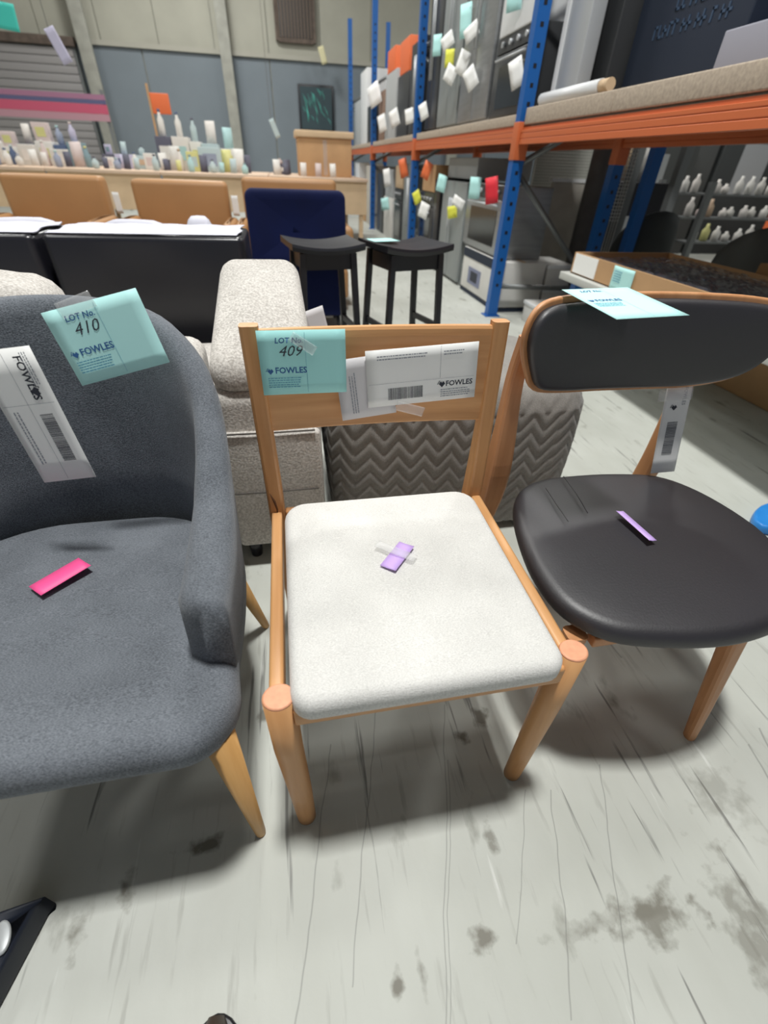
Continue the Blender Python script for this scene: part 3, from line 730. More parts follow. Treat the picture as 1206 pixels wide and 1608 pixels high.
# ------------------------------------------------------------------ long counter with goods
ct = thing('counter_table', 'long pale wooden counter loaded with goods behind the tan armchairs', 'table', (-2.2, 9.3, 0))
for k in range(5): box('tabletop', -6+k*1.46, -6+k*1.46+1.45, 8.2, 10.4, .86, .90, mat('pale_top', (.62, .46, .34), .7, var=.06, vscale=3), ct, r=.006)
for x in (-5.9, -4.4, -2.9, -1.4, .1, 1.2):
    for y in (8.3, 10.3): box('leg', x-.03, x+.03, y-.03, y+.03, 0, .86, CARDL, ct)
for k in range(5): box('front_panel', -6+k*1.46+.01, -6+k*1.46+1.44, 8.24, 8.26, .45, .86, CARDL, ct)
tb = thing('storage_box', 'tan box with a cream lid at the right end of the counter', 'box', (.67, 8.9, .9))
box('body', .30, 1.10, 8.6, 9.2, .90, 1.36, CARD, tb, r=.01); box('lid', .27, 1.13, 8.57, 9.23, 1.36, 1.44, CARDL, tb, r=.01); box('tape_strip', .67, .73, 8.596, 8.6, .92, 1.34, TAPE, tb)
PALS = [(.62, .60, .56), (.45, .55, .56), (.70, .66, .62), (.30, .34, .44), (.10, .10, .14), (.55, .40, .28), (.40, .60, .60), (.50, .48, .62), (.72, .70, .66), (.20, .30, .34), (.62, .52, .50), (.08, .12, .22), (.62, .60, .25)]
PM = [mat('goods_%s' % chr(97+i), c, .6) for i, c in enumerate(PALS)]
PN = ['cream', 'pale teal', 'white', 'slate blue', 'black', 'tan', 'mint green', 'lilac', 'off white', 'dark teal', 'dusty pink', 'navy', 'mustard']
def goods(kind, x, y, z, s, ci, cluster):
    m = PM[ci]; g = '%s on the far counter' % cluster; r = random.uniform
    if kind == 'bottle':
        hh = s; t = thing('bottle', '%s bottle standing in the %s on the far counter' % (PN[ci], cluster), 'bottle', (x, y, z), g)
        obj('body', revolve(nb(), [(.03, 0), (.045, .01), (.045, hh*.6), (.02, hh*.78), (.016, hh*.9)], (x, y, z), 12), m, t)
        obj('cap', revolve(nb(), [(.02, hh*.9), (.02, hh), (.01, hh)], (x, y, z), 10), PM[(ci+3) % 13], t); return hh
    if kind == 'box':
        w_, d_, h_ = s*r(.7, 1.1), s*r(.5, .8), s
        t = thing('small_box', '%s box standing in the %s on the far counter' % (PN[ci], cluster), 'box', (x, y, z), g)
        box('body', x-w_/2, x+w_/2, y-d_/2, y+d_/2, z, z+h_, m, t, r=.006); box('printed_label', x-w_*.3, x+w_*.3, y-d_/2-.003, y-d_/2, z+h_*.25, z+h_*.75, PM[(ci+2) % 13], t); return h_
    if kind == 'card':
        M8 = frame(Vector((x-.04, y, z+.006)), (1, r(-.3, .3), r(-.05, .05)), (r(-.05, .05), .15, 1))
        obj('price_card', sheet(M8, s*.55, s, 0, 2, 2, th=.002), m, None, (x, y, z), label='%s price card standing in the %s on the far counter' % (PN[ci], cluster), category='card', group=g); return s
    if kind == 'bag':
        bm = nb(); pad(bm, rrect(x-s*.4, x+s*.4, y-s*.25, y+s*.25, s*.15, 4), z, z+s, s*.2, .02, nin=3)
        t = thing('bag', '%s soft bag slumped in the %s on the far counter' % (PN[ci], cluster), 'bag', (x, y, z), g)
        obj('body', bm, m, t); b2 = nb(); tube(b2, [(x-s*.2, y-.05, z+s*.97), (x-s*.12, y-.05, z+s*1.2), (x+s*.12, y-.05, z+s*1.2), (x+s*.2, y-.05, z+s*.97)], .008, 6); obj('handle', b2, PM[4], t); return s
def heap(x0, x1, ztop, cluster, seedn, cols):
    random.seed(seedn); x = x0
    while x < x1-.05:                     # back row of boxes and cards on them
        s = random.uniform(.62, 1)*(ztop-.9); wv = random.uniform(.16, .26)
        if x+wv > x1+.05: break
        ci = random.choice(cols); t = thing('carton', '%s carton in the back row of the %s on the far counter' % (PN[ci], cluster), 'box', (x+wv/2, 9.35, .9), cluster+' cartons on the far counter')
        zz = .9+s*.62
        box('body', x+.006, x+wv-.006, 9.2, 9.5, .9, zz, PM[ci], t, r=.006); box('printed_label', x+wv*.2, x+wv*.8, 9.196, 9.2, .9+s*.2, .9+s*.45, PM[(ci+4) % 13], t)
        kd = random.choice(('bottle', 'card', 'bottle', 'box'))
        goods(kd, x+wv/2, 9.32, zz, min(s*.38+random.uniform(0, .08), wv*1.0 if kd == 'box' else .5), random.choice(cols), cluster); x += wv
    x = x0+.03
    while x < x1-.05:
        kq = random.choice(('bottle', 'card', 'box', 'bag', 'card', 'bottle')); wide = kq in ('box', 'bag'); x += .06 if wide else 0
        goods(kq, x+.06, 9.0, .9, random.uniform(.18, .30)*(1 if ztop > 1.3 else .7), random.choice(cols), cluster); x += random.uniform(.12, .17)+(.06 if wide else 0)
    x = x0
    while x < x1-.05:
        goods(random.choice(('card', 'bottle', 'card')), x+.06, 8.6, .9, random.uniform(.12, .20), random.choice(cols), cluster); x += random.uniform(.12, .18)
heap(-4.6, -2.75, 1.42, 'left heap', 3, [0, 2, 3, 7, 8, 11, 10, 4, 9])
heap(-2.6, -1.85, 1.28, 'middle heap', 4, [7, 3, 1, 4, 8])
heap(-1.80, -.50, 1.66, 'tall heap', 5, [1, 2, 6, 8, 0, 12, 1, 6, 4])
heap(-.10, .20, 1.12, 'small right heap', 6, [2, 10, 8, 4])
for k in range(3):
    goods('card', .35+k*.22, 8.42, .9, .16, [2, 10, 8][k], 'front edge')
sg = thing('sign_stand', 'orange sign on a slim brown stand above the tall heap', 'sign', (-1.72, 9.7, .9))
box('post', -1.86, -1.83, 9.69, 9.71, .90, 1.92, CARD, sg); box('board', -1.83, -1.56, 9.69, 9.71, 1.58, 1.82, ORC, sg, r=.01)
# striped banner behind the left heap
bn = thing('striped_banner', 'long pink and navy striped banner stretched behind the left heap', 'banner', (-4.7, 13.9, 0))
for i, (z0_, z1_, c) in enumerate(((1.74, 1.90, (.46, .08, .14)), (1.90, 1.97, (.09, .09, .18)), (1.97, 2.06, (.30, .14, .22)), (1.62, 1.74, (.40, .22, .26)))):
    box('stripe', -6.6, -3.55, 13.9, 13.93, z0_+.002, z1_-.002, mat('banner_%s' % 'abcd'[i], c, .8), bn)
for x in (-6.5, -3.6): box('post', x-.03, x+.03, 13.935, 13.985, 0, 2.14, DARKST, bn)
# hanging tags
def hang(px, y, z, w_, h_, m, label, tilt):
    t = thing('hanging_sign', label, 'sign', (px, y, z))
    M9 = frame(Vector((px, y, z)), (math.cos(tilt), 0, math.sin(tilt)), (-math.sin(tilt), 0, math.cos(tilt)))
    obj('board', sheet(M9, w_, h_, th=.006), m, t); top = M9 @ Vector((w_/2, h_, 0)); bm = nb(); tube(bm, [top, (top.x, top.y, 7.2)], .003, 5); obj('cord', bm, DARKST, t)
hang(-2.10, 7, 1.78, .10, .27, PM[7], 'pale lilac sign hanging over the counter at upper left', .35)
hang(-2.98, 8, 2.15, .22, .22, mat('sign_teal', (.05, .50, .42), .6), 'teal green sign hanging at the top left corner', -.1)
hang(.0, 10, 1.36, .08, .26, PM[1], 'pale teal sign hanging against the grey wall left of the picture', .4)
hang(1.28, 15.6, 2.98, .14, .32, mat('sign_cream', (.62, .58, .36), .7), 'cream yellow sign hanging below the louvred window', .3)

# ------------------------------------------------------------------ pallet racks
XF, XR, BZ = 1.828, 2.70, 1.30
def frame_r(y, label, top=3.6, orange=True):
    t = thing('rack_frame', label, 'rack', (XF, y, 0))
    for x in (XF, XR):
        bm = nb(); # C-section upright
        add_box(bm, x-.045, x+.045, y-.04, y-.034, 0, top); add_box(bm, x-.045, x-.039, y-.034, y+.04, 0, top); add_box(bm, x+.039, x+.045, y-.034, y+.04, 0, top)
        u = obj('upright', bm, BLUE, t)
        box('foot_plate', x-.07, x+.07, y-.06, y+.06, 0, .008, BLUE, t)
        bm = nb()
        for k in range(28): add_box(bm, x-.012, x+.012, y-.0415, y-.0402, .25+k*.1, .275+k*.1)
        obj('slot', bm, BLKP, u, kind='stuff')
        box('beam_hook', x-.05, x+.05, y-.052, y+.045, BZ-.16, BZ+.065, ORANGE, t, r=.004)
    zs = [.42, 1.09, 1.75, 2.45, 3.1]
    bm_pts = [((XF, 1.09), (XR, .30)), ((XF, 1.10), (XR, 1.55)), ((XF, 2.15), (XR, 1.62)), ((XF, 2.2), (XR, 2.7)), ((XF, .25), (XR, .22))]
    for (a, za), (b_, zb) in bm_pts:
        bm = nb(); tube(bm, [(a, y, za), (b_, y, zb)], .022, 4); obj('brace', bm, DARKST, t)
    return t
F0 = frame_r(7.5, 'blue rack frame with an orange beam joint, second from the near end of the row')
frame_r(4.17, 'nearest blue rack frame with an orange beam joint, grey brace behind it')
frame_r(11.0, 'blue rack frame third along the row, left of the second one')
frame_r(14.4, 'farthest blue rack frame at the back wall end of the row')
frame_r(.70, 'blue rack frame beyond the right edge of the photo')
def beam(y0, y1, z, label, x=XF, ml='orange steel beam'):
    t = thing('rack_beam', label, 'beam', (x, (y0+y1)/2, z-.06))
    bm = nb(); prof = [(-.030, -.055), (.025, -.055), (.025, .045), (-.012, .045), (-.012, .030), (-.030, .026), (-.030, .012), (-.026, .008), (-.030, .004), (-.030, -.02), (-.026, -.024), (-.030, -.028)]
    loft(bm, [[Vector((x+a, yy, z+b_)) for a, b_ in prof] for yy in (y0+.05, y1-.055)], sm=False)
    obj('beam_section', bm, ORANGE, t)
    return t
beam(.70, 4.17, BZ-.01, 'long orange rack beam at right, nearest the camera')
beam(4.17, 7.5, BZ, 'orange rack beam between the two nearest blue frames')
beam(7.5, 11.0, BZ, 'orange rack beam between the second and third blue frames')
beam(11.0, 14.4, BZ, 'orange rack beam in the farthest bay')
for i, (a, b_) in enumerate(((.70, 4.17), (4.17, 7.5), (7.5, 11), (11, 14.4))):
    beam(a, b_, BZ, 'rear orange rack beam of the %s bay' % ('nearest', 'second', 'third', 'farthest')[i], XR)
for i, (a, b_, th) in enumerate(((.70, 4.17, .095), (4.17, 7.5, .07), (7.5, 11, .07), (11, 14.4, .07))):
    t = thing('shelf_deck', 'pale fibrous chipboard shelf deck of the %s rack bay' % ('nearest', 'second', 'third', 'farthest')[i], 'shelf', (2.26, (a+b_)/2, BZ+.065))
    nn = 3; L_ = (b_-a-.12)/nn
    for k in range(nn): box('board', XF-.02, XR+.03, a+.06+k*L_, a+.06+(k+1)*L_-.006, BZ+.046, BZ+.046+th, SHELFB, t, r=.008)
SH = BZ+.046+.072     # top of shelf
SHN = BZ+.046+.097
# ------------------------------------------------------------------ goods in the racks (fronts face -X)
def xface(name, label, cat, y0, y1, z0, z1, m, x0=1.90, dep=.62, group=None):
    t = thing(name, label, cat, (x0+dep/2, (y0+y1)/2, z0), group)
    box('body', x0, x0+dep, y0, y1, z0, z1, m, t, r=.008); return t
def carton(label, y0, y1, z0, z1, m, x0=1.9, dep=.6, band=None, pic=None, group=None):
    t = xface('carton', label, 'box', y0, y1, z0, z1, m, x0, dep, group)
    if band: box('colour_band', x0-.004, x0+.0, y0+.005, y1-.005, z1-(z1-z0)*.22, z1-.004, band, t)
    if pic:
        p = box('printed_picture', x0-.004, x0, y0+(y1-y0)*.45, y0+(y1-y0)*.80, z0+(z1-z0)*.18, z0+(z1-z0)*.58, pic, t)
        box('printed_outline', x0-.006, x0-.004, y0+(y1-y0)*.53, y0+(y1-y0)*.72, z0+(z1-z0)*.26, z0+(z1-z0)*.50, INK, p)
    box('packing_tape', x0+dep*.46, x0+dep*.54, y0, y1, z1, z1+.002, CARDL, t)
    return t
def fridge(label, y0, y1, z0, z1, m, x0=1.9, dep=.62):
    t = thing('fridge', label, 'fridge', (x0+dep/2, (y0+y1)/2, z0)); ym = (y0+y1)/2
    box('cabinet', x0+.04, x0+dep, y0, y1, z0, z1, m, t, r=.008)
    for k, (a, b_) in enumerate(((y0, ym-.003), (ym+.003, y1))):
        d = box('door', x0, x0+.038, a, b_, z0+.03, z1, m, t, r=.01)
        yy = ym-.04 if k == 0 else ym+.04
        bm = nb(); tube(bm, [(x0-.03, yy, z0+.3*(z1-z0)), (x0-.03, yy, z0+.85*(z1-z0))], .009, 8); obj('handle', bm, SILV, d)
    return t
def oven(label, y0, y1, z0, z1, m, x0=1.9, dep=.56):
    t = thing('oven', label, 'oven', (x0+dep/2, (y0+y1)/2, z0)); h_ = z1-z0; wd = y1-y0
    box('cabinet', x0+.03, x0+dep, y0, y1, z0, z1, m, t, r=.006)
    d = box('door', x0, x0+.03, y0+.01, y1-.01, z0+.02, z0+h_*.80, m, t, r=.008)
    box('glass', x0-.004, x0, y0+wd*.16, y1-wd*.16, z0+h_*.14, z0+h_*.66, GLASSB, d)
    bm = nb(); tube(bm, [(x0-.03, y0+wd*.12, z0+h_*.73), (x0-.03, y1-wd*.12, z0+h_*.73)], .009, 8); obj('handle', bm, SILV, d)
    box('control_panel', x0+.004, x0+.03, y0+.01, y1-.01, z0+h_*.82, z1-.005, CHAR, t)
    for k in range(4):
        yy = y0+wd*(.2+.2*k); bm = nb(); tube(bm, [(x0+.004, yy, z0+h_*.91), (x0-.018, yy, z0+h_*.91)], .018, 12); obj('knob', bm, SILV, t)
    return t
def washer(label, y0, y1, z0, z1, m, x0=1.9, dep=.58):
    t = thing('washing_machine', label, 'washing machine', (x0+dep/2, (y0+y1)/2, z0)); box('cabinet', x0, x0+dep, y0, y1, z0, z1, m, t, r=.01)
    c = (y0+y1)/2; zc = z0+(z1-z0)*.48; bm = nb(); tube(bm, [(x0, c, zc), (x0-.035, c, zc)], [.20, .18], 28); d = obj('door', bm, SILV, t)
    bm = nb(); tube(bm, [(x0-.036, c, zc), (x0-.05, c, zc)], [.13, .08], 24); obj('glass', bm, GLASSB, d)
    box('control_panel', x0-.006, x0, y0+.02, y1-.02, z1-.13, z1-.02, GREYC, t)
# floor level, near end of second bay
cw = carton('white appliance carton with a printed picture on the floor beside the nearest blue post', 4.27, 5.30, .04, .42, WHITEB, 1.9, .44, NAVYC, mat('print_blue_grey', (.20, .22, .32), .7))
box('pallet', 1.9, 2.34, 4.27, 5.30, 0, .038, NAVYC, cw)
oven('steel built-in oven with dark glass standing on the white carton', 4.40, 5.42, .425, .97, STEEL, 1.9, .42)
fridge('grey fridge standing left of the steel oven on the rack floor', 5.46, 6.30, 0, .96, GREYE)
t = xface('cabinet', 'tall black cabinet edge left of the grey fridge in the rack', 'cabinet', 6.36, 6.62, 0, .98, BLKP); box('door', 1.885, 1.9, 6.37, 6.61, .02, .96, BLKP, t, r=.004)
oven('dark oven on the rack floor beside the second blue post', 6.68, 7.40, .0, .82, CHAR)
carton('tan carton on top of the dark oven near the second blue post', 6.70, 7.30, .822, 1.10, CARD)
carton('grey box under the beam above the grey fridge', 5.50, 6.5, .985, 1.17, GREYC, 2.0)
mat('brown_board', (.22, .14, .10), .8)
# third bay floor
fridge('silver grey fridge in the third rack bay beside the second blue post', 7.65, 8.45, 0, 1.10, GREYE)
oven('black oven in the third rack bay', 8.55, 9.15, 0, .78, CHAR)
carton('tan carton in the third rack bay on the black oven', 8.55, 9.1, .782, 1.08, CARDL)
carton('pale board carton in the third rack bay near the third post', 9.3, 10.1, 0, .62, WHITEB); carton('grey carton on the pale board carton', 9.35, 10.0, .622, 1.02, GREYC)
carton('dark carton in the third rack bay at the far end', 10.2, 10.85, 0, .95, CHAR)
carton('cream wrapped carton in the farthest rack bay', 11.2, 12.3, 0, 1.05, LSTONE); carton('tan low carton in the farthest rack bay', 12.5, 13.4, 0, .5, CARD)
carton('white tall wrapped carton at the end of the farthest rack bay', 13.5, 14.2, 0, 1.1, WHITE)
# shelf level
fridge('tall grey steel fridge standing on the shelf of the second bay', 5.22, 6.05, SH, 3.2, STEEL)
fridge('grey enamel fridge on the shelf left of the steel one', 6.10, 6.85, SH, 3.1, GREYE)
fridge('dark charcoal fridge on the shelf beside the second blue post', 6.90, 7.42, SH, 3.0, CHAR)
t = oven('black oven on the shelf beside the nearest blue post', 4.36, 5.12, SH, 1.93, CHAR)
washer('white washing machine on top of the black shelf oven', 4.42, 5.10, 1.935, 2.75, WHITE)
t = xface('panel_board', 'tall silver panel standing just right of the nearest blue post', 'panel', 3.72, 4.05, SHN, 2.7, SILV, 1.95, .10); box('edge_strip', 1.944, 1.95, 4.0, 4.05, SHN, 2.7, WHITE, t)
fridge('charcoal fridge on the shelf of the third bay', 7.62, 8.35, SH, 2.35, CHAR); carton('orange carton on the shelf of the third bay', 8.5, 9.1, 2.13, 2.48, ORC)
carton('black carton under the orange one on the third bay shelf', 8.45, 9.2, SH, 2.128, CHAR); carton('grey cabinet carton on the third bay shelf', 9.3, 10.2, SH, 2.25, GREYC)
carton('second orange carton on the third bay shelf, on a grey one', 9.5, 10.1, 2.252, 2.52, ORC); carton('brown carton at the far end of the third bay shelf', 10.25, 10.85, SH, 2.1, mat('brown_board', (0, 0, 0)))
carton('black carton on the farthest bay shelf', 11.2, 12.2, SH, 2.0, CHAR); carton('white carton on the farthest bay shelf', 12.3, 13.2, SH, 2.6, WHITE); carton('grey carton at the end of the farthest bay shelf', 13.3, 14.2, SH, 2.2, GREYC)
# nearest bay shelf
t = thing('paper_roll', 'long white rolled sheet lying on the shelf edge just right of the nearest post', 'roll', (1.9, 3.55, SHN))
bm = nb(); tube(bm, [(1.87, 4.0, SHN+.036), (1.87, 3.25, SHN+.036)], .035, 12); obj('body', bm, WHITE, t); bm = nb(); tube(bm, [(1.87, 3.249, SHN+.036), (1.87, 3.16, SHN+.036)], .030, 12); obj('core', bm, CARDL, t)
nc = carton('big navy carton with faint blue lettering on the nearest shelf', 2.70, 3.62, SHN, 2.40, NAVYC, 2.22, .42)
Mn = frame(Vector((2.23, 2.695, 1.74)), (1, 0, 0), (0, 0, 1))
FB = mat('faint_blue', (.025, .055, .11), .7)
bm = nb(); rr = random.Random(2)
for row, (ya, yb) in enumerate(((3.28, 2.86), (3.42, 2.84))):
    y = ya
    while y > yb:
        hh = rr.uniform(.05, .062); z = 1.80-row*.095; add_box(bm, 2.2165, 2.2195, y-.010, y, z, z+hh); q = rr.choice((0, .022, .045)); add_box(bm, 2.2165, 2.2195, y-.030, y, z+q, z+q+.012); y -= rr.choice((.042, .042, .065))
obj('printed_lettering', bm, FB, nc, kind='stuff')
carton('black carton behind the silver panel on the nearest shelf', 3.66, 4.1, SHN, 2.3, CHAR, 2.12, .5)
lv = carton('lavender grey box at the right end of the nearest shelf', 1.75, 2.55, SHN, 1.60, LAV, 2.0, .6)
carton('dark carton behind the lavender grey box', 1.3, 2.66, SHN, 2.2, mat('dark_board', (.02, .022, .025), .8), 2.62, .1)
pl = thing('timber_pallet', 'brown timber pallet edge high over the nearest shelf', 'pallet', (2.6, 4.1, 2.4))
t2 = pl
for k in range(3): box('board', 2.15, 2.62, 1.9+k*.56, 2.42+k*.56, 2.415, 2.45, DUSK, pl)
for k in range(3): box('bearer', 2.16+k*.19, 2.23+k*.19, 1.9, 3.54, 2.451, 2.54, DUSK, pl)
# cards taped on the appliance fronts: (y, z, w, h, material, words, tilt)
CT = [(6.91, 2.15, 'TEAL', .09, .15, 0, 'charcoal shelf fridge'), (5.90, 2.17, 'TEAL', .10, .2, .1, 'steel shelf fridge'), (4.75, 2.12, 'TEAL', .10, .16, .1, 'white washing machine'), (6.20, .93, 'TEAL', .10, .14, -.2, 'grey floor fridge'), (5.09, .93, 'TEAL', .10, .15, 0, 'steel oven'),
      (5.66, 2.06, 'WHITE', .12, .09, .5, 'steel shelf fridge, high up'), (6.42, 2.11, 'WHITE', .12, .10, .5, 'grey enamel shelf fridge, high up'), (6.37, 1.98, 'YEL', .09, .12, 0, 'grey enamel shelf fridge'), (6.21, 1.84, 'WHITE', .11, .12, -.5, 'grey enamel shelf fridge, low'), (5.83, 1.88, 'WHITE', .10, .15, -.4, 'steel shelf fridge, left door'),
      (5.52, 1.74, 'WHITE', .10, .14, .6, 'steel shelf fridge, right door low'), (4.46, 1.66, 'WHITE', .09, .15, .4, 'black shelf oven'), (7.25, 1.62, 'WHITE', .10, .14, .4, 'charcoal shelf fridge near the post'), (8.02, 1.62, 'WHITE', .12, .14, .2, 'third bay charcoal fridge'), (8.96, 1.65, 'WHITE', .14, .18, .4, 'third bay black carton'),
      (10.03, 1.64, 'WHITE', .14, .2, .3, 'third bay grey cabinet carton'), (10.63, 2.05, 'BRIGHT', .22, .26, .4, 'brown far carton, very bright'), (8.2, 1.05, 'ORC', .12, .2, .3, 'third bay silver fridge'), (6.88, 1.04, 'ORC', .10, .16, -.4, 'tan carton by the second post'), (9.50, .9, 'WHITE', .12, .22, .2, 'third bay pale cartons'),
      (4.62, .93, 'REDC', .10, .17, .2, 'steel oven beside the nearest post'), (7.30, .74, 'YEL', .10, .13, .5, 'dark floor oven'), (5.70, .69, 'YEL', .10, .10, .2, 'grey floor fridge, right door'), (6.87, .62, 'WHITE', .12, .15, -.3, 'dark floor oven, low'), (9.6, .52, 'TEAL', .14, .16, .2, 'pale floor carton'), (5.50, .79, 'WHITE', .12, .08, -.4, 'grey floor fridge, right door top')]
CM = dict(TEAL=TEALB, WHITE=PAPER, YEL=YEL, ORC=ORC, REDC=REDC, BRIGHT=mat('glossy_white', (.9, .9, .9), .3))
CN = dict(TEAL='pale teal', WHITE='white', YEL='yellow', ORC='orange', REDC='red', BRIGHT='glossy white')
for (y, z, k, w_, h_, tl, wh) in CT:
    w_ *= 1.25; h_ *= 1.15
    # right vector along -Y (viewed from the aisle), outward -X
    r_ = Vector((.62*math.cos(tl), -.78*math.cos(tl), math.sin(tl))); u_ = Vector((-.62*math.sin(tl), .78*math.sin(tl), math.cos(tl)))
    M_ = frame(Vector((1.889-.31*(w_*math.cos(tl)+h_*abs(math.sin(tl))), y, z)) - r_*w_/2 - u_*h_/2, r_, u_)
    c = obj('price_card', sheet(M_, w_, h_, .0, 3, 3), CM[k], None, tuple(M_.translation), label='%s card taped on the %s' % (CN[k], wh), category='card')
    cc = M_ @ Vector((w_*.9, h_*.85, 0)); bm = nb(); add_box(bm, min(cc.x, 1.898)-.012, 1.9005, cc.y-.012, cc.y+.012, cc.z-.001, cc.z+.001)
    obj('adhesive_tape', bm, TAPE, c)

# ------------------------------------------------------------------ right-hand bay at floor level
def ybox(name, label, cat, x0, x1, y0, y1, z0, z1, m, group=None):
    t = thing(name, label, cat, ((x0+x1)/2, (y0+y1)/2, z0), group); box('body', x0, x1, y0, y1, z0, z1, m, t, r=.008); return t
for i, (x0, x1, z0, z1) in enumerate(((2.37, 2.64, .0, .20), (2.37, 2.62, .202, .40), (2.06, 2.30, 0, .17), (2.37, 2.60, 0, .18))):
    t = ybox('foam_box', 'white foam lined box %s behind the nearest blue post' % ('on the floor beside the white carton', 'stacked on another beside the white carton', 'nearest the low shelf at left', 'nearest the low shelf at right')[i], 'box', x0, x1, (4.28, 4.28, 3.62, 3.62)[i], (4.75, 4.75, 4.0, 4.0)[i], z0, z1, WHITEB)
    box('lid', x0-.006, x1+.006, (4.27, 4.27, 3.61, 3.61)[i], (4.76, 4.76, 4.01, 4.01)[i], z1-.03, z1-.001, WHITE, t, r=.004)
ls = thing('stone_board', 'pale stone coloured board leaning behind the grey brace', 'board', (2.8, 5.3, 0))
obj('sheet', add_box(nb(), 2.72, 3.35, 5.2, 5.25, 0, 1.0, .01), LSTONE, ls); box('cap_strip', 2.7, 3.37, 5.19, 5.26, 1.0, 1.03, WHITE, ls)
ms = thing('wire_mesh_panel', 'white wire mesh panel under the shelf behind the nearest post', 'panel', (2.95, 5.7, 0))
bm = nb()
for k in range(26): add_box(bm, 2.72+k*.026, 2.7255+k*.026, 5.68, 5.684, .8, 1.55)
for k in range(29): add_box(bm, 2.72, 3.38, 5.676, 5.68, .8+k*.026, .8055+k*.026)
obj('wires', bm, WIRE, ms, kind='stuff'); 
for x in (2.71, 3.39): box('post', x-.01, x+.01, 5.67, 5.69, 0, 1.56, WIRE, ms)
box('backing', 2.72, 3.38, 5.70, 5.71, .8, 1.55, mat('pale_backing', (.36, .36, .32), .8), ms)
dc = thing('dark_column', 'dark purple grey wrapped column behind the rack', 'column', (3.0, 5.0, 0))
bm = nb(); tube(bm, [(3.02, 4.9, 0), (3.02, 4.9, 3)], .11, 10); obj('wrap', bm, mat('purple_grey', (.10, .09, .09), .7, var=.2, vscale=6), dc); box('base', 2.9, 3.14, 4.78, 5.02, 0, .03, DARKST, dc)
# second row of blue uprights
t = thing('rack_frame', 'blue rack upright of the row behind, right of the nearest frame', 'rack', (3.05, 4.17, 0))
bm = nb(); add_box(bm, 2.985, 3.075, 4.13, 4.136, 0, 3.6); add_box(bm, 2.985, 2.991, 4.136, 4.21, 0, 3.6); add_box(bm, 3.069, 3.075, 4.136, 4.21, 0, 3.6); obj('upright', bm, BLUE, t)
box('foot_plate', 2.96, 3.10, 4.11, 4.23, 0, .008, BLUE, t)
m2 = thing('wire_mesh_panel', 'narrow white wire mesh panel between the two rear blue uprights', 'panel', (2.86, 4.3, .6)); bm = nb()
for k in range(8): add_box(bm, 2.765+k*.026, 2.77+k*.026, 4.30, 4.304, 0, 1.5)
for k in range(30): add_box(bm, 2.765, 2.955, 4.296, 4.30, .75+k*.026, .755+k*.026)
obj('wires', bm, WIRE, m2, kind='stuff'); box('post', 2.755, 2.765, 4.29, 4.31, 0, 1.5, WIRE, m2)
# low white shelf edge and long cardboard box in the nearest bay
lp = thing('low_shelf', 'low pale grey shelf in the nearest bay behind the black chair', 'shelf', (2.2, 2.5, 0))
box('board', 1.82, 2.62, .75, 3.12, .505, .55, mat('pale_grey_shelf', (.50, .51, .48), .6), lp, r=.006)
for x, y in ((1.9, 3.0), (2.55, 3.0), (1.9, .84), (2.55, .84)): box('leg', x-.03, x+.03, y-.03, y+.03, 0, .505, BLUE, lp)
cb = thing('long_carton', 'long open cardboard box on the low shelf with white and teal labels', 'box', (2.2, 2.4, .55))
X0, X1, Y0, Y1, Z0_, Z1_ = 1.86, 2.56, 1.56, 3.06, .551, .672
for n_, a in (('side', (X0, X0+.012, Y0, Y1)), ('side', (X1-.012, X1, Y0, Y1)), ('end', (X0+.012, X1-.012, Y0, Y0+.012)), ('end', (X0+.012, X1-.012, Y1-.012, Y1))): box(n_, a[0], a[1], a[2], a[3], Z0_, Z1_, CARD, cb)
box('bottom', X0, X1, Y0, Y1, Z0_-.0005, Z0_+.006, CARD, cb)
box('white_label', X0-.003, X0, 2.78, 3.04, Z0_+.01, Z1_-.004, PAPER, cb); 
tl = thing('lot_card', 'pale teal card taped on the side of the long cardboard box', 'card', (X0-.01, 2.5, Z0_))
Mt = frame(Vector((X0-.006, 2.60, Z0_+.0)), (0, -1, 0), (-.02, 0, 1)); obj('sheet', sheet(Mt, .19, .118, .004), TEALB, tl); smallprint(Mt @ Matrix.Translation((0, 0, .005)), .02, .09, .08, 5, .012, INKT, tl, 3)
# glossy plastic wrapped black goods inside
pb = thing('wrapped_panel', 'glossy black panel in clear plastic wrap inside the long cardboard box', 'panel', (2.2, 2.2, Z0_))
bm = nb(); add_box(bm, X0+.05, X1-.05, 1.66, 2.9, Z0_+.01, Z0_+.085, .02); obj('panel', bm, BLKP, pb)
bm = nb(); g = {}
for i in range(31):
    for j in range(41): g[i, j] = bm.verts.new((X0+.035+i*(X1-X0-.07)/30, 1.62+j*1.32/40, Z0_+.10+random.Random(i*77+j).uniform(0, .016)))
for i in range(30):
    for j in range(40): bm.faces.new((g[i, j], g[i+1, j], g[i+1, j+1], g[i, j+1]))
obj('plastic_wrap', bm, WRAP, pb)
t = ybox('carton', 'brown carton at the right edge beside the wrapped black panel', 'box', 2.72, 3.2, 1.9, 2.5, .0, .70, CARD); box('white_label', 2.80, 3.05, 1.896, 1.9, .45, .66, PAPER, t)
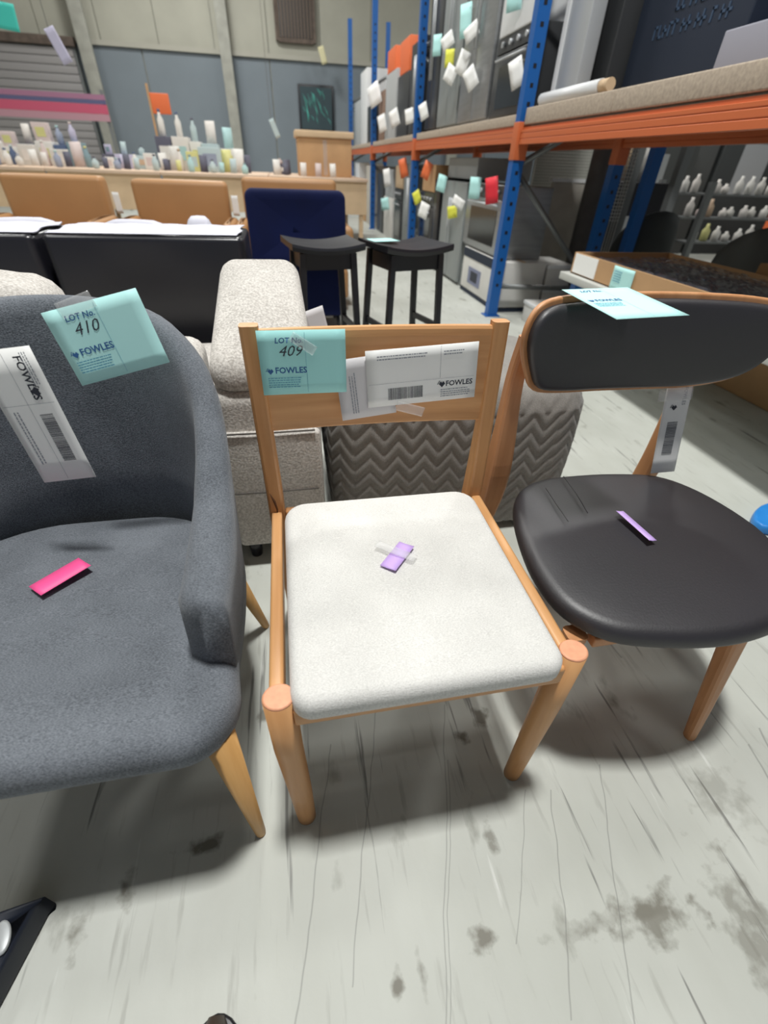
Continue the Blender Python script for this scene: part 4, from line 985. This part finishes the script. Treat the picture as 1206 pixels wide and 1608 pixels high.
# dark shelving contents: upholstered chairs, black goods, small bottles
def shell_chair(x, y, s, m, label, rot=0):
    t = thing('tub_chair', label, 'chair', (x, y, 0)); M_ = Matrix.Translation((x, y, 0)) @ Matrix.Rotation(rot, 4, 'Z')
    rings = []
    for i in range(13):
        a = math.pi*(i/12)
        zt = .50+.34*math.sin(a)**.7 if 0 < i < 12 else .50
        px, py = .30*s*math.cos(a), .30*s*math.sin(a); nx_, ny_ = math.cos(a), math.sin(a)
        rings.append([M_ @ Vector((px+nx_*o_, py+ny_*o_, z)) for o_, z in ((-.025, .36), (-.02, zt*.9), (-.012, zt), (.012, zt), (.025, zt*.9), (.03, .36))])
    bm = nb(); loft(bm, rings); obj('backrest', bm, m, t)
    bm = nb(); pad(bm, rrect(-.27*s, .27*s, -.25*s, .27*s, .1, 5), .36, .46, .04, .02, M=M_); obj('seat', bm, m, t)
    for sx in (-1, 1):
        for sy in (-1, 1):
            bm = nb(); tube(bm, [M_ @ Vector((sx*.24*s, sy*.22*s, 0)), M_ @ Vector((sx*.19*s, sy*.18*s, .365))], [.01, .018], 8); obj('leg', bm, BLKP, t)
DG = mat('dark_grey_upholstery', (.045, .05, .05), .9, bump=.3, bscale=90); MG = mat('mid_grey_upholstery', (.085, .09, .088), .9, bump=.3, bscale=90)
shell_chair(3.55, 3.30, 1.0, MG, 'mid grey tub chair right of the rear blue uprights', 2.6)
shell_chair(4.20, 3.45, 1.0, DG, 'dark grey tub chair in the middle of the right-hand stock', 2.9)
shell_chair(3.75, 2.40, 1.05, DG, 'dark grey tub chair cut by the right edge of the photo', 2.7)
shell_chair(3.35, 4.45, .9, DG, 'dark tub chair just behind the rear blue uprights', 3.0)
bk = thing('back_shelf', 'dark steel shelf unit full of small bottles at far right', 'shelf', (6.0, 5.6, 0))
for z in (.5, .72, .94): box('shelf_board', 4.5, 7.6, 5.2+(z-.5)*1.0, 5.40+(z-.5)*1.0, z-.02, z-.001, DARKST, bk)
for x in (4.5, 7.6):
    for y in (5.12, 5.92): box('post', x-.03, x+.03, y-.03, y+.03, 0, 1.05, DARKST, bk)
random.seed(11)
for r_ in range(3):
    for k in range(20):
        x = 4.65+k*.148+random.uniform(-.028, .028); z = .5+r_*.22; y = 5.28+r_*.22; hh = random.uniform(.09, .185)
        if random.random() < .06: continue
        ci = random.choice([0, 2, 8, 10, 5, 2, 2, 8, 12]); t = thing('bottle', '%s bottle on the %s row of the far right shelf unit' % (PN[ci], ('lowest', 'middle', 'top')[r_]), 'bottle', (x, y, z), '%s row bottles on the far right shelf' % ('lowest', 'middle', 'top')[r_])
        obj('body', revolve(nb(), [(.03, 0), (.042, .01), (.042, hh*.6), (.018, hh*.8), (.016, hh)], (x, y, z), 8), PM[ci], t)
bg = [('dark crate stack at far right behind the tub chairs', 5.3, 6.9, 8.0, 8.5, 0, 2.1, MG), ('charcoal crate stack at far right', 7.0, 8.8, 8.0, 8.5, 0, 2.2, DG), ('tall dark grey curtain roll behind the right-hand stock', 5.0, 5.9, 7.2, 7.5, 0, 1.9, MG), ('black cabinet behind the tub chairs', 3.5, 4.3, 5.4, 5.9, 0, 1.02, BLKP), ('orange carton stacked at the far right', 7.35, 8.2, 6.6, 7.0, .0, 1.05, ORC), ('pale blue carton at the far right on the orange one', 7.4, 8.15, 6.62, 6.98, 1.052, 1.3, mat('sky_blue_card', (.16, .40, .72), .6))]
for lb, x0, x1, y0, y1, z0, z1, m in bg:
    t = ybox('stock_box', lb, 'box', x0, x1, y0, y1, z0, z1, m); box('printed_label', x0+(x1-x0)*.2, x0+(x1-x0)*.5, y0-.004, y0, z0+(z1-z0)*.4, z0+(z1-z0)*.7, GREYC, t)
for i, x in enumerate((3.55, 3.72, 3.90, 4.08)):
    t = thing('roll', '%s roll standing on the black cabinet behind the tub chairs' % ('grey', 'tan', 'pale grey', 'silver grey')[i], 'roll', (x, 5.6, 1.02)); bm = nb(); tube(bm, [(x, 5.6, 1.021), (x, 5.6, 1.34)], .07, 12); obj('body', bm, [GREYC, CARDL, PM[8], SILV][i], t)
    bm = nb(); tube(bm, [(x, 5.6, 1.341), (x, 5.6, 1.36)], .03, 10); obj('core', bm, CARD, t)
t = xface('stock_box', 'huge black crate behind the shelf goods of the nearest bay', 'crate', 1.0, 4.9, 1.75, 3.4, mat('black_board', (.012, .014, .016), .8), 3.25, .6); box('lid', 3.2, 3.9, .95, 4.95, 3.4, 3.45, DARKST, t)
for x in (3.3, 3.8):
    for y in (1.1, 4.8): box('leg', x-.04, x+.04, y-.04, y+.04, 0, 1.75, DARKST, t)
# blue item on the floor at right
bi = thing('blue_bag', 'crumpled bright blue plastic bag on the floor at the right edge', 'bag', (1.80, 1.05, 0))
bm = nb(); pad(bm, [Vector((p.x, p.y)) for p in catmull([(1.70, 1.02), (1.80, .98), (1.95, 1.0), (1.98, 1.12), (1.85, 1.15), (1.73, 1.09)], 4)], 0, .04, .015, .02, nin=3, fn=lambda p: p+Vector((0, 0, .008*math.sin(p.x*90)*math.sin(p.y*80)*(p.z > .02)))); obj('body', bm, mat('bright_blue', (.02, .22, .62), .4), bi)
bm = nb(); tube(bm, [(1.86, 1.02, .052), (1.90, .98, .05), (1.95, 1.01, .05)], .005, 6); obj('handle', bm, MC['bright_blue'], bi)

# ------------------------------------------------------------------ lower left corner
bgx = thing('black_bag', 'corner of a black bag with an oval silver badge on the floor at lower left', 'bag', (-.62, .25, 0))
ol = [Vector(p) for p in ((-.512, .300), (-.52, .285), (-.545, .20), (-.56, .15), (-.60, .10), (-.80, .05), (-.85, .20), (-.80, .30), (-.60, .288))]
bm = nb(); pad(bm, ol[::-1][::-1] if False else ol[::-1], .0, .06, .008, .004, nin=3); obj('body', bm, mat('black_cloth', (.006, .010, .022), .6), bgx)
Mo = Matrix.Translation((-.553, .252, .067)) @ Matrix.Rotation(.35, 4, 'Z') @ Matrix.Diagonal((.55, 1, 1, 1)); bm = nb(); revolve(bm, [(.024, -.003), (.024, 0), (.020, .0015), (.001, .0015)], (0, 0, 0), 24, Mo); obj('badge', bm, mat('silver_badge', (.45, .47, .48), .45, metal=.3), bgx)
shx = thing('shoe', 'toe of a dark brown shoe at the bottom edge', 'shoe', (-.20, .03, 0))
bm = nb(); 
rg = []
for i in range(12):
    t_ = i/11; y = .105-.27*t_; ww = .045*math.sqrt(min(1, t_*3+.03))*(1-.15*max(0, t_-.5)); hh = .045+.03*t_ if t_ > .08 else .03
    if i == 0: ww = .012; hh = .030
    rg.append([Vector((-.212+ww*math.cos(a), y, .012+max(0, hh*math.sin(a)) if math.sin(a) > 0 else .012)) for a in [2*math.pi*k/20 for k in range(20)]])
loft(bm, rg); obj('upper', bm, mat('brown_leather', (.055, .035, .025), .5), shx)
bm = nb(); pad(bm, [Vector((p.x, p.y)) for p in catmull([(-.212, .110), (-.252, .075), (-.262, -.03), (-.245, -.16), (-.18, -.16), (-.162, -.03), (-.172, .075)], 4)], 0, .013, .004, 0, nin=2); obj('sole', bm, BLKP, shx)
for o in bpy.data.objects:
    if '_w' in o: del o['_w']
